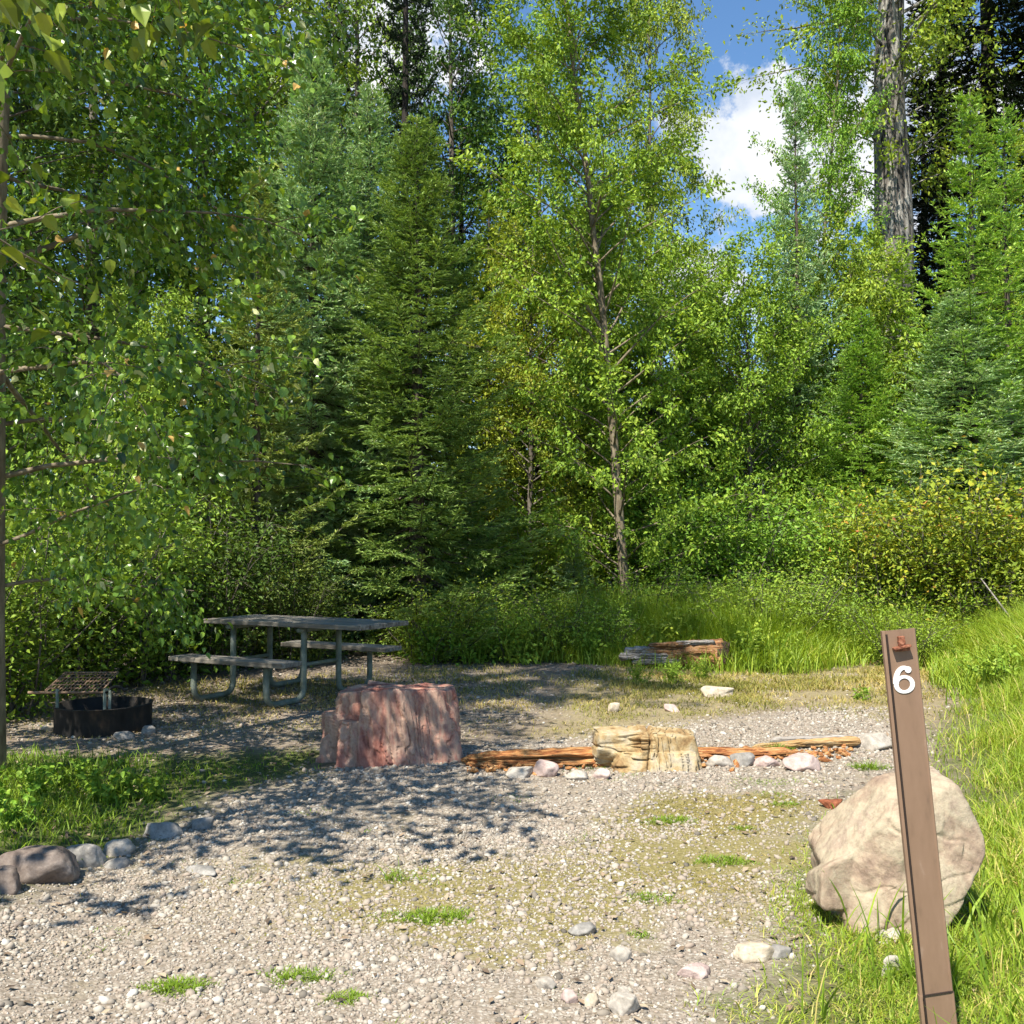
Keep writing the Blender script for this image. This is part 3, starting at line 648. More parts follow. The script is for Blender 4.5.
def plank(P, wid, thick, seed, n=14, rough=.3):
    """irregular splintered strip along polyline P; cross-section is a jagged ellipse"""
    P = np.asarray(P, float); t = np.linspace(0, len(P) - 1, 60); i = np.minimum(t.astype(int), len(P) - 2); f = (t - i)[:, None]
    C = P[i] * (1 - f) + P[i + 1] * f
    T = norm(np.gradient(C, axis=0)); A = norm(np.cross(T, [0, 0, 1.])); B = np.cross(A, T)
    th = np.arange(n * 3) / (n * 3) * 2 * math.pi
    s = np.linspace(0, 1, 60); env = np.minimum(1, np.minimum(s * 14 + .35, (1 - s) * 14 + .3)) * (1 + .35 * rough * fbm(np.stack([s * 9, s * 0 + seed, s * 0], 1), 3, seed + 1))
    wv = np.interp(s, np.linspace(0, 1, len(wid)), wid) if np.ndim(wid) else np.full(60, wid)
    tv = np.interp(s, np.linspace(0, 1, len(thick)), thick) if np.ndim(thick) else np.full(60, thick)
    TH, SS = np.meshgrid(th, s)
    q = np.stack([np.cos(TH.ravel()) * 3, np.sin(TH.ravel()) * 3, SS.ravel() * 3.5], 1)
    rr = 1 + rough * fbm(q + seed, 4, seed); rr = rr * (1 - .22 * np.exp(-(np.abs(fbm(q * np.array([1.6, 1.6, .5]) + seed, 2, seed + 9)) / .12) ** 2))
    rr = rr + rough * .5 * fbm(q * np.array([2.2, 2.2, 4.0]) + seed + 5, 3, seed + 3)
    rr = rr.reshape(60, -1)
    V = C[:, None] + (A[:, None] * (np.cos(TH) * wv[:, None] / 2)[..., None] + B[:, None] * (np.sin(TH) * tv[:, None] / 2)[..., None]) * (rr * env[:, None])[..., None]
    m = len(th); V = V.reshape(-1, 3)
    i = np.arange(59)[:, None] * m + np.arange(m)[None]; j = np.arange(59)[:, None] * m + (np.arange(m)[None] + 1) % m
    Q = np.stack([i, j, j + m, i + m], -1).reshape(-1, 4)
    return V, [Q, np.arange(m)[None, ::-1], (59 * m + np.arange(m))[None]]

def W(px, py, z=0.): g = G(px, py, z); return np.array([g[0], g[1], z])
# orange log lying behind the ochre rock, from the red rock to the white stone
c0 = np.array([*G(650, 762), 0.]); e = empty('rotten_log', (c0[0], c0[1], 0))
tag(e, 'long low orange rotten log on the gravel running behind the ochre rock', 'log')
b = MB()
pl = [np.array([*G(q, r), z]) - c0 for q, r, z in ((462, 762, .015), (500, 765, .04), (560, 763, .04), (640, 762, .03), (705, 757, .03), (745, 758, .025), (800, 756, .025))]
b.add(*plank(pl, [.14, .22, .26, .2, .18, .1, .07], [.05, .11, .13, .08, .07, .05, .05], 3, rough=.85))
b.build('trunk', M['orangewood'], e, sm=True)
b = MB(); pl = [np.array([*G(q, r), z]) - c0 for q, r, z in ((752, 752, .03), (800, 748, .035), (862, 747, .045))]
b.add(*plank(pl, [.05, .08, .1], [.04, .055, .07], 9, rough=.5)); b.build('splinter', mat_wood('pale_orange_wood', [(.3, (.26, .12, .04)), (.5, (.45, .27, .11)), (.7, (.5, .38, .22))]), e, sm=True)
b = MB(); pl = [np.array([*G(q, r), z]) - c0 for q, r, z in ((770, 744, .02), (830, 743, .03), (866, 743, .03))]
b.add(*plank(pl, .06, .06, 19, rough=.4)); b.build('splinter', M['greywood'], e, sm=True)
b = MB(); pl = [np.array([*G(q, r), z]) - c0 for q, r, z in ((690, 756, .045), (735, 758, .05), (790, 755, .035))]
b.add(*plank(pl, .05, .04, 29, rough=.5)); b.build('splinter', M['orangewood'], e, sm=True)
rc = np.random.default_rng(88); n = 420; V0c, F0c = ico(0); tq = rc.uniform(0, 1, n); cxp = np.interp(tq, [0, .3, .55, 1], [466, 545, 700, 850]); Vc = []; 
for q in range(n):
    g = G(cxp[q], np.interp(cxp[q], [466, 560, 705, 860], [765, 763, 758, 751]) + rc.normal(2, 3.5)); sc_ = rc.uniform(.006, .028) * np.array([1.6, .9, .6])
    Vc.append(V0c * (1 + rc.normal(0, .25, (len(V0c), 1))) * sc_ @ rot_rand(1, rc, .4)[0].T + [g[0] - c0[0], g[1] - c0[1], .012])
o = obj('crumbled_wood', make_mesh('crumbled_wood', np.concatenate(Vc), [(F0c[None] + (np.arange(n) * len(V0c))[:, None, None]).reshape(-1, 3)]), M['orangewood'], e); o['kind'] = 'stuff'
# far rotten log
c1 = np.array([*G(674, 668), 0.]); c1[2] = gz1(c1[0], c1[1]); e = empty('fallen_log', c1, math.radians(-14))
tag(e, 'short thick rotten log with grey splinters in the weeds in front of the trees', 'log')
b = MB(); b.add(*plank([(-.58, 0, .14), (-.2, 0, .16), (.2, 0, .17), (.64, 0, .16)], [.12, .28, .35, .37], [.10, .25, .32, .35], 41, rough=.35)); b.build('trunk', M['redwood'], e, sm=True)
for k, (x0, x1, yy, zz, w_, t_, m_) in enumerate([(-.66, -.05, -.10, .15, .12, .09, 'greywood'), (-.6, -.1, -.04, .22, .14, .09, 'greywood'), (.02, .5, -.08, .325, .13, .05, 'greywood'), (-.3, .2, -.1, .30, .10, .05, 'redwood'), (-.5, .1, -.12, .09, .09, .07, 'greywood'), (.1, .45, -.14, .22, .09, .05, 'redwood')]):
    b = MB(); b.add(*plank([(x0, yy, zz - .02), ((x0 + x1) / 2, yy - .02, zz), (x1, yy, zz + .005)], w_, t_, 50 + k, rough=.5)); b.build('splinter', M[m_], e, sm=True)
b = MB(); b.add(*plank([(.52, 0, .16), (.6, .0, .16), (.66, 0, .155)], .35, .33, 61, rough=.2)); b.build('cut_end', M['darkwood'], e, sm=True)
# pale dead sticks
b = MB(); p0 = np.array([AT(905, 9.0), 9.0, .0]); 
b = MB(); Yq = 12.0; a = np.array([AT(1035, Yq), Yq, .95 - .0]); b.add(*tube([[0, 0, 0], [-.33, .05, .42], [-.62, .05, .78]], [.014, .011, .006], 6))
o = b.build('stick', M['greywood'], None, (a[0], a[1], CAM_H + (HORIZON - 572) / F * Yq), True); o.location.z = .25; o.scale = (1, 1, 1.1)
tag(o, 'pale leaning dead stick among the shrubs at the right edge', 'stick')

# ------------------------------------------------------------------ number post
M['postbrown'] = mat_noise('brown_post_plastic', [(.26, (.16, .10, .065)), (.42, (.21, .13, .083)), (.6, (.228, .142, .092)), (.76, (.32, .235, .18))], (22, 22, 6), .55, .08, .003, spec=.3)
M['white'] = mat_noise('white_vinyl', [(.3, (.62, .6, .55)), (.55, (.78, .77, .73))], (20, 20, 20), .45, .02, .001)
M['rust'] = mat_noise('rusty_steel', [(.3, (.09, .035, .02)), (.5, (.24, .085, .045)), (.72, (.42, .2, .12))], (90, 90, 90), .7, .6, .002, metal=.25)
M['gapshade'] = mat_noise('post_gap_shade', [(.3, (.02, .013, .01)), (.7, (.035, .022, .016))], (9, 9, 9), .8, .1)  # near-black brown standing in for shade in the post's recesses
Yp = 2.95; bx_ = AT(938, Yp)
e = empty('number_post', (bx_, Yp, gz1(bx_, Yp)))
top = 1.5 + (HORIZON - 629.5) / F * Yp - gz1(bx_, Yp); tilt = math.atan((AT(938, Yp) - AT(897.5, Yp)) / top)
e.rotation_euler = (0, -tilt, 0)
tag(e, 'leaning brown campsite marker post with a white number 6', 'post')
W2 = .0485; Hp = top / math.cos(tilt)
# flat face with a folded rib on each side (thin C section)
sec = [(-W2, .0), (-W2 + .007, -.004), (-W2 + .010, .004), (-W2 + .014, .002), (W2 - .008, .002), (W2 - .003, -.001), (W2, .003), (W2, .014), (W2 - .006, .014), (W2 - .01, .007), (-W2 + .012, .007), (-W2 + .004, .014), (-W2, .014)]
def extrude(sec, z0, z1):
    n = len(sec); V = np.array([(x, y, z0) for x, y in sec] + [(x, y, z1) for x, y in sec]); k = np.arange(n); k2 = (k + 1) % n
    return V, [np.stack([k, k2, k2 + n, k + n], 1), np.arange(n)[None, ::-1], (n + np.arange(n))[None]]
b = MB(); b.add(*extrude(sec, .225, Hp)); b.build('upper_face', M['postbrown'], e)
sec2 = [(x * 1.04, y - .0015 if y < .005 else y + .001) for x, y in sec]
b = MB(); b.add(*extrude(sec2, -.05, .232)); b.build('base_sleeve', M['postbrown'], e)
b = MB(); b.add(*box((-W2 + .0115, -.0005, Hp / 2 + .05), (.0055, .004, Hp - .12))); b.build('groove_shade', M['gapshade'], e)  # dark strip paints the shade inside the left fold
b = MB(); b.add(*box((0, -.0005, .2335), (2 * W2 * .98, .0055, .0022), [[1, 0, .0], [0, 1, 0], [.06, 0, 1]])); b.build('crease_shade', M['gapshade'], e)  # dark strip paints the line of shade where post meets sleeve
# the digit 6: ring with swelling stroke, tapering stem, ball terminal
def ribbon(P, wd, y0, y1):
    P = np.asarray(P, float); T = norm(np.gradient(P, axis=0)); Nn = np.stack([-T[:, 1], T[:, 0]], 1)
    L_ = P + Nn * np.asarray(wd)[:, None] / 2; R_ = P - Nn * np.asarray(wd)[:, None] / 2; n = len(P)
    V = np.concatenate([np.c_[L_[:, 0], np.full(n, y0), L_[:, 1]], np.c_[R_[:, 0], np.full(n, y0), R_[:, 1]], np.c_[L_[:, 0], np.full(n, y1), L_[:, 1]], np.c_[R_[:, 0], np.full(n, y1), R_[:, 1]]])
    k = np.arange(n - 1)
    return V, [np.stack([k, k + n, k + n + 1, k + 1], 1), np.stack([k, k + 1, k + 2 * n + 1, k + 2 * n], 1), np.stack([k + n, k + 3 * n, k + 3 * n + 1, k + n + 1], 1)]
b = MB(); zc = Hp - (680 - 629.5) / 347.0; cx = -.0015; hd = .0395  # half height of the figure
th = np.linspace(0, 2 * math.pi, 49); rx, rz_ = .0235, .0215
cxr, czr = cx + .0015, zc - hd + .0285
wd = .0082 + .0048 * np.abs(np.cos(th)) ** 1.5
b.add(*ribbon(np.c_[cxr + rx * np.cos(th), czr + rz_ * np.sin(th)], wd, -.0006, .0025))
t = np.linspace(0, 1, 24)
arc = np.c_[cxr - rx + .0005 + .0 * t, np.zeros(24)]
a0 = math.pi; ths = a0 - t * (math.pi * .62)   # from left side up and over to the right
arc = np.c_[cxr + .004 + (rx + .004) * np.cos(ths), czr + .004 + (.0435) * np.sin(ths)]
b.add(*ribbon(arc, .0165 - .0075 * t, -.0009, .0024))
th2 = np.linspace(0, 2 * math.pi, 20); ex, ez = arc[-1]
disc = np.c_[ex + .0005 + .0095 * np.cos(th2[:-1]), np.full(19, -.0012), ez - .0035 + .0095 * np.sin(th2[:-1])]
b.add(disc, [np.arange(19)[None]])
b.build('digit', M['white'], e)
# rusty clip with its bolt near the top
zt = Hp - (643 - 629.5) / 347.0
b = MB(); b.add(*tube([(.002, .003, zt + .004), (.002, -.014, zt + .006)], .010, 10)); b.add(*box((.002, -.006, zt + .006), (.018, .014, .030)))
bo = b.build('bolt', M['rust'], e); bevel(bo, .002)
c, s_ = math.cos(.32), math.sin(.32)
b = MB(); b.add(*box((.000, -.010, zt - .010), (.052, .020, .007), [[c, 0, -s_ * .35], [0, 1, 0], [s_ * .35, 0, c]])); b.add(*box((.004, -.002, zt - .015), (.044, .006, .014)))
bo = b.build('clip', M['rust'], e); bevel(bo, .0012)

# ------------------------------------------------------------------ picnic table
M['pipe'] = mat_noise('grey_green_painted_pipe', [(.3, (.1, .12, .09)), (.55, (.2, .225, .18)), (.72, (.3, .31, .26)), (.8, (.2, .13, .08))], (9, 9, 9), .55, .1, .003, metal=.1)
M['board'] = mat_noise('weathered_grey_boards', [(.28, (.07, .06, .045)), (.5, (.2, .175, .14)), (.7, (.33, .3, .25))], (2.0, 26, 26), .85, .5, .006, distort=.4)
la = math.atan2(-.47, .883)     # long axis direction
e = empty('picnic_table', (0, 0, 0), la)
tag(e, 'weathered wooden picnic table on bent pipe legs with two benches in the shade', 'picnic table')
lx = np.array([.883, -.47]); cx2 = np.array([.47, .883])
gA = G(266, 709)                # near bench leg of the right frame
tc_ = gA + cx2 * .80 - lx * .45
zt0 = gz1(*tc_); e.location = (tc_[0], tc_[1], zt0)
fw = .80                        # half width bench leg to bench leg
def bend(pts, r=.14, n=8):
    P = [np.asarray(p, float) for p in pts]; out = [P[0]]
    for i in range(1, len(P) - 1):
        a = norm(P[i - 1] - P[i]); c = norm(P[i + 1] - P[i]); p0 = P[i] + a * r; p1 = P[i] + c * r
        for t in np.linspace(0, 1, n): out.append((1 - t) ** 2 * p0 + 2 * t * (1 - t) * P[i] + t * t * p1)
    out.append(P[-1]); return np.array(out)
for fx in (-.45, .45):
    for sgn in (-1, 1):
        b = MB()
        b.add(*tube(bend([(fx, sgn * .27, .70), (fx, sgn * .27, .035), (fx, sgn * .80, .035), (fx, sgn * .80, .40)], .13), .03, 10))
        b.build('leg', M['pipe'], e, sm=True)
    b = MB(); b.add(*tube([(fx, -.36, .695), (fx, .36, .695)], .022, 8)); b.add(*tube([(fx, -.27, .36), (fx, .27, .36)], .02, 8)); b.build('cross_bar', M['pipe'], e, sm=True)
rgt = np.random.default_rng(3)
def boards(name, x0, x1, ys_, wid, z, th):
    b = MB()
    for yv in ys_:
        q = rgt.uniform(-.02, .02, 2); b.add(*box(((x0 + x1) / 2 + q[0], yv, z + rgt.uniform(-.002, .002)), (x1 - x0 + q[1], wid, th)))
    o = b.build(name, M['board'], e); bevel(o, .006); return o
boards('tabletop', -.74, 1.22, np.linspace(-.31, .31, 5), .148, .745, .045)
for sgn in (-1, 1):
    boards('bench', -.66, .74, np.array([-.075, .075]) + sgn * .80, .142, .43, .045)
    for fx in (-.45, .45):
        b = MB(); b.add(*box((fx, sgn * .80, .402), (.05, .26, .012))); b.build('seat_bracket', M['pipe'], e)

# ------------------------------------------------------------------ fire ring
M['ringsteel'] = mat_noise('blackened_steel', [(.3, (.012, .011, .01)), (.55, (.035, .031, .027)), (.75, (.11, .07, .045))], (7, 7, 3), .75, .3, .006, metal=.4)
M['grate'] = mat_noise('rusty_grate_steel', [(.3, (.1, .06, .04)), (.55, (.26, .17, .11)), (.75, (.4, .3, .22))], (30, 30, 30), .7, .3, .003, metal=.35)
p = G(94, 736); fc = np.array([AT(106, p[1] + .37), p[1] + .37]); zf = gz1(*fc)
e = empty('fire_ring', (fc[0], fc[1], zf)); tag(e, 'round black steel fire ring on the ground under the left tree', 'fire ring')
n = 56; th = np.arange(n) / n * 2 * math.pi; prof = [(.375, -.03), (.378, .205), (.384, .212), (.384, .218), (.362, .218), (.362, .03), (.36, -.03)]
V = np.array([(r * math.cos(t), r * math.sin(t), z) for t in th for r, z in prof]); k = len(prof)
i = np.arange(n)[:, None] * k + np.arange(k - 1)[None]; j = ((np.arange(n) + 1) % n)[:, None] * k + np.arange(k - 1)[None]
me = make_mesh('ring_wall', V, [np.stack([i, j, j + 1, i + 1], -1).reshape(-1, 4)], None, True); o = obj('ring_wall', me, M['ringsteel'], e)
V0, F0 = ico(3); Vd = V0 * np.array([.355, .355, .05]) * (1 + .2 * fbm(V0 * 6, 3, 3))[:, None]
obj('ash_bed', make_mesh('ash_bed', Vd, [F0], None, True), mat_noise('ash', [(.3, (.03, .03, .03)), (.6, (.12, .115, .11)), (.8, (.3, .29, .28))], (18, 18, 18), .95, .5), e, (0, 0, .0))
for sx in (-.285, .095):
    b = MB(); b.add(*tube([(sx, -.22, .02), (sx, -.22, .36)], .014, 8)); 
    if sx > 0: b.add(*tube([(sx + .04, -.22, .10), (sx + .04, -.22, .36)], .012, 8)); b.add(*tube([(sx, -.22, .355), (sx + .04, -.22, .355)], .014, 8))
    b.build('grate_post', M['pipe'], e, sm=True)
b = MB(); b.add(*tube([(-.52, -.22, .335), (.10, -.22, .335)], .011, 8)); b.add(*tube([(-.38, .14, .45), (.06, .14, .45)], .008, 6))
b.add(*tube([(-.40, -.18, .345), (-.38, .14, .45)], .008, 6)); b.add(*tube([(.06, -.18, .345), (.06, .14, .45)], .008, 6))
for q in np.linspace(-.37, .03, 14): b.add(*tube([(q - .015, -.2, .34), (q + .01, .14, .45)], .0045, 5))
for q in np.linspace(-.15, .1, 5): b.add(*tube([(-.39, q, .35 + (q + .18) * .32), (.06, q, .35 + (q + .18) * .32)], .004, 5))
gr = b.build('cooking_grate', M['grate'], e, sm=True)
b = MB(); t = np.linspace(0, 1, 14); b.add(*tube(np.c_[.10 + .16 * t, np.full(14, -.22), .335 + .06 * np.sin(t * 2.6) - .02 * t], .013, 8)); hd_ = b.build('handle', M['ringsteel'], gr, sm=True)

# ------------------------------------------------------------------ trees
def curve_path(p0, d0, length, n, rng, grav=0.0, wob=.12):
    P = [np.asarray(p0, float)]; d = norm(np.asarray(d0, float)); st = length / (n - 1)
    for i in range(n - 1):
        d = norm(d + rng.normal(0, wob, 3) + np.array([0, 0, grav])); P.append(P[-1] + d * st)
    return np.array(P)

LEAF_FAR = (np.array([[0, 0, 0], [.40, .27, .07], [1, 0, -.10], [.40, -.27, .07]]), [np.array([[0, 1, 2, 3]])])
LEAF_NEAR = (np.array([[0, 0, 0], [.16, .33, .06], [.5, .31, .08], [1, 0, -.10], [.5, -.31, .08], [.16, -.33, .06], [.35, 0, 0]]),
             [np.array([[0, 6, 2, 1], [0, 5, 4, 6]]), np.array([[6, 3, 2], [6, 4, 3]])])
def leaves_mesh(name, P, D, Nn, size, tint, tpl, width=1.0):
    P = np.asarray(P); n = len(P); D = norm(D); B = norm(np.cross(Nn, D)); Nn = np.cross(D, B)
    T, Fs = tpl; K = len(T)
    V = P[:, None] + size[:, None, None] * (T[None, :, 0:1] * D[:, None] + width * T[None, :, 1:2] * B[:, None] + T[None, :, 2:3] * Nn[:, None])
    off = (np.arange(n) * K)[:, None, None]
    return make_mesh(name, V.reshape(-1, 3), [(f[None] + off).reshape(-1, f.shape[1]) for f in Fs], np.repeat(tint, K), False)

def deciduous(rng, H, r0, base, Rad, nb, leaf, lpt, lean=(0, 0), up=.7, droop=-.02, sub=.28, prof='round', tpl=LEAF_FAR, forks=1, bend_=1.4, tipr=.012, twig_len=(.3, .7), leaf_spread=.09, hang=.5, sides=9):
    n = 16; t = np.linspace(0, 1, n)
    wob = np.cumsum(rng.normal(0, .012 * H / 4, (n, 2)), 0) * t[:, None]
    TP = np.c_[lean[0] * t ** bend_ + wob[:, 0], lean[1] * t ** bend_ + wob[:, 1], H * t - .15 * (t == 0)]
    TR = r0 * (1 - .93 * t) ** .9 * (1 + .35 * np.exp(-t * 26)) + .004
    wood = MB(); wood.add(*tube(TP, TR, sides))
    LP, LD = [], []
    az = rng.uniform(0, 6.28)
    for k in range(nb):
        tt = base + (1 - base) * ((k + rng.uniform(0, 1)) / nb) ** .95 * .98
        az += 2.4 + rng.normal(0, .3)
        i = min(int(tt * (n - 1)), n - 2); f = tt * (n - 1) - i; p0 = TP[i] * (1 - f) + TP[i + 1] * f
        u = (tt - base) / (1 - base)
        pr = {'round': .35 + .65 * math.sin(math.pi * min(u * .85 + .12, 1)) , 'cone': 1.02 - .85 * u, 'tall': .55 + .45 * math.sin(math.pi * (u * .8 + .1)), 'vase': .5 + .5 * u}[prof]
        L_ = Rad * pr * rng.uniform(.65, 1.15) + .15
        el = up * (.7 + .6 * u) + rng.normal(0, .12)
        d = np.array([math.cos(az) * math.cos(el), math.sin(az) * math.cos(el), math.sin(el)])
        m = 7; BP = curve_path(p0, d, L_, m, rng, droop, .1)
        rb = min(np.interp(tt, t, TR) * .42, .005 + .0055 * L_ * L_ ** .5); BR = np.linspace(max(rb, .006), .003, m); wood.add(*tube(BP, BR, 5, False))
        # side shoots
        ns = max(3, int(L_ / sub))
        for s in range(ns):
            q = .22 + .78 * (s + rng.uniform(0, 1)) / ns
            i2 = min(int(q * (m - 1)), m - 2); f2 = q * (m - 1) - i2; ps = BP[i2] * (1 - f2) + BP[i2 + 1] * f2
            bd = norm(BP[i2 + 1] - BP[i2]); dd_ = norm(bd * .7 + rng.normal(0, .6, 3) + [0, 0, .1])
            if q > .93: dd_ = bd
            sl = rng.uniform(*twig_len) * (1.15 - .5 * q)
            SP = curve_path(ps, dd_, sl, 5, rng, droop * 2, .14)
            wood.add(*tube(SP, np.linspace(.0042, .0018, 5), 3, False))
            nl = max(2, int(lpt * sl / .5 * rng.uniform(.6, 1.4)))
            tq = rng.beta(1.6, 1.0, nl) * 4; ii = np.minimum(tq.astype(int), 3); ff = (tq - ii)[:, None]
            LP.append(SP[ii] * (1 - ff) + SP[ii + 1] * ff + rng.normal(0, leaf_spread, (nl, 3)) * [1, 1, .8]); LD.append(np.repeat(norm(SP[-1] - SP[0])[None], nl, 0))
    P = np.concatenate(LP); D = np.concatenate(LD); n_ = len(P)
    D = norm(D * .5 + rng.normal(0, .55, (n_, 3)) + [0, 0, -hang])
    Nn = norm(rng.normal(0, .75, (n_, 3)) + [0, 0, .75])
    size = leaf * np.clip(rng.normal(1, .25, n_), .45, 1.6)
    tint = np.clip(.5 + .22 * fbm(P * 1.3, 2, int(rng.integers(1e6))) + rng.normal(0, .21, n_), 0, .955)
    return wood, (P, D, Nn, size, tint, tpl)

def conifer(rng, H, r0, Rad, whorl=.22, per=6, base=.05, needle=(.05, .013), step=.028, tw=.06, droop=-.28, shape=.85, tipup=.25, sparse=1.0, twl=.32):
    n = 14; t = np.linspace(0, 1, n); wob = np.cumsum(rng.normal(0, .008 * H / 8, (n, 2)), 0)
    TP = np.c_[wob[:, 0], wob[:, 1], H * t - .15 * (t == 0)]; TR = r0 * (1 - t) + .006
    wood = MB(); wood.add(*tube(TP, TR, 8))
    PP, DD, AX = [], [], []
    z = base * H; az = 0
    while z < H - .25:
        u = z / H; Lm = Rad * (1 - u) ** shape + .08
        for k in range(per):
            if rng.uniform() > sparse: continue
            a = az + k * 2 * math.pi / per + rng.normal(0, .22); zz = z + rng.uniform(-.5, .5) * whorl
            L_ = Lm * rng.uniform(.62, 1.12); el = droop * (1 - u) ** .6 + .65 * u ** 1.6 + rng.normal(0, .08)
            m = 9; s = np.linspace(0, 1, m)
            hz = np.array([math.cos(a), math.sin(a)]); r = L_ * s * math.cos(el); zc = L_ * (math.sin(el) * s + tipup * s ** 2.2 - .12 * np.sin(math.pi * s))
            i = min(int(zz / H * (n - 1)), n - 2); c0_ = TP[max(i, 0)]
            BP = np.c_[c0_[0] + hz[0] * r, c0_[1] + hz[1] * r, zz + zc]
            wood.add(*tube(BP, np.linspace(.004 + .009 * L_, .003, m), 4, False))
            T = norm(np.gradient(BP, axis=0)); Bn = norm(np.cross(T, [0, 0, 1.]))
            # secondary twigs in the branch plane, both sides
            ntw = max(4, int(L_ / tw)); q = np.sort(rng.uniform(.10, 1.0, ntw)) * (m - 1); ii = np.minimum(q.astype(int), m - 2); ff = (q - ii)[:, None]
            B0 = BP[ii] * (1 - ff) + BP[ii + 1] * ff; side = np.where(np.arange(ntw) % 2, 1, -1)[:, None]
            qq = q / (m - 1); tl = np.minimum(twl * L_ ** .5, .55) * (1.02 - qq) ** .6 * rng.uniform(.6, 1.15, ntw) + .05
            td = norm(T[ii] * rng.uniform(.45, .9, (ntw, 1)) + Bn[ii] * side * .85 + np.c_[np.zeros((ntw, 2)), rng.normal(-.05, .09, ntw)])
            # needles along each twig
            cnt = np.maximum(2, (tl / step).astype(int)); rep = np.repeat(np.arange(ntw), cnt); v = rng.uniform(0, 1, len(rep))
            PP.append(B0[rep] + td[rep] * (tl[rep] * v)[:, None] - np.c_[np.zeros((len(rep), 2)), .10 * tl[rep] * v ** 2]); DD.append(td[rep])
            nm = max(3, int(L_ / step * .8)); q2 = rng.uniform(.15, 1, nm) * (m - 1); i3 = np.minimum(q2.astype(int), m - 2); f3 = (q2 - i3)[:, None]
            PP.append(BP[i3] * (1 - f3) + BP[i3 + 1] * f3); DD.append(T[i3])
        z += whorl * (1 - .45 * u) * rng.uniform(.8, 1.2); az += 1.1
    # leader
    nl = int(.4 / .006); zz = rng.uniform(H - .45, H, nl); PP.append(np.c_[np.full(nl, TP[-1][0]), np.full(nl, TP[-1][1]), zz]); DD.append(np.repeat([[0, 0, 1.]], nl, 0))
    P = np.concatenate(PP); D = np.concatenate(DD); n_ = len(P)
    D = norm(D + rng.normal(0, .42, (n_, 3)) * [1, 1, .7] + [0, 0, .10]); Nn = norm(rng.normal(0, .4, (n_, 3)) + [0, 0, .9])
    tint = np.clip(.45 + .2 * fbm(P * 2.2, 2, int(rng.integers(1e6))) + rng.normal(0, .17, n_), 0, 1)
    size = needle[0] * rng.uniform(.7, 1.3, n_)
    return wood, (P, D, Nn, size, tint, LEAF_FAR, needle[1] / needle[0] / .6)

def shrub(rng, H, Rad, nstem, leaf, lpt, tpl=LEAF_FAR, spread=.10, sub=.14):
    wood = MB(); LP, LD = [], []
    for k in range(nstem):
        a = rng.uniform(0, 6.28); r = Rad * math.sqrt(rng.uniform(0, 1)) * .45; p0 = np.array([math.cos(a) * r, math.sin(a) * r, -.05])
        L_ = H * rng.uniform(.55, 1.08); out = rng.uniform(.05, .55) * Rad / H * 1.3; a2 = a + rng.normal(0, .5)
        P_ = curve_path(p0, (math.cos(a2) * out, math.sin(a2) * out, 1), L_, 7, rng, -.03, .10); wood.add(*tube(P_, np.linspace(.012, .003, 7), 4, False))
        for s in range(max(3, int(L_ / sub))):
            q = rng.uniform(.08, 1) * 6; i = min(int(q), 5); ps = P_[i] + (P_[i + 1] - P_[i]) * (q - i)
            sl = rng.uniform(.15, .5) * min(1, H); dd_ = norm(rng.normal(0, 1, 3) * [1, 1, .5] + [0, 0, .35]); SP = curve_path(ps, dd_, sl, 4, rng, -.05, .15)
            wood.add(*tube(SP, [.003, .0025, .002, .0015], 3, False)); nl = max(2, int(lpt * rng.uniform(.6, 1.4)))
            tq = rng.uniform(.3, 3, nl); ii = np.minimum(tq.astype(int), 2); ff = (tq - ii)[:, None]
            LP.append(SP[ii] * (1 - ff) + SP[ii + 1] * ff + rng.normal(0, spread * min(1, H), (nl, 3))); LD.append(np.repeat(norm(SP[-1] - SP[0])[None], nl, 0))
    P = np.concatenate(LP); D = np.concatenate(LD); P[:, 2] = np.abs(P[:, 2]) + .01; n_ = len(P)
    D = norm(D * .8 + rng.normal(0, .5, (n_, 3)) + [0, 0, -.15]); Nn = norm(rng.normal(0, .6, (n_, 3)) + [0, 0, .9])
    tint = np.clip(.5 + .25 * fbm(P * 1.6, 2, int(rng.integers(1e6))) + rng.normal(0, .17, n_), 0, 1)
    return wood, (P, D, Nn, leaf * np.clip(rng.normal(1, .25, n_), .5, 1.6), tint, tpl)

class Kind:
    """one built plant: its wood mesh and its foliage mesh, used by every copy"""
    def __init__(self, data, wood_name, crown_name, bark, leafmat):
        wood, lv = data
        self.wm = wood.mesh(wood_name, True); self.wm.materials.append(bark)
        self.cm = leaves_mesh(crown_name, *lv); self.cm.materials.append(leafmat)
        self.wn, self.cn = wood_name, crown_name
    def place(self, name, x, y, label, cat, group=None, rz=0., sc=1., sz=None, z=None, mat=None, tilt=(0, 0)):
        zz = gz1(x, y) if z is None else z
        e = empty(name, (x, y, zz), rz); e.scale = (sc, sc, sz or sc); e.rotation_euler = (tilt[0], tilt[1], rz)
        tag(e, label, cat, group)
        obj(self.wn, self.wm, None, e); c = obj(self.cn, self.cm, None, e)
        if mat is not None:
            c.material_slots[0].link = 'OBJECT'; c.material_slots[0].material = mat
        return e

def rs(s): return np.random.default_rng(s)

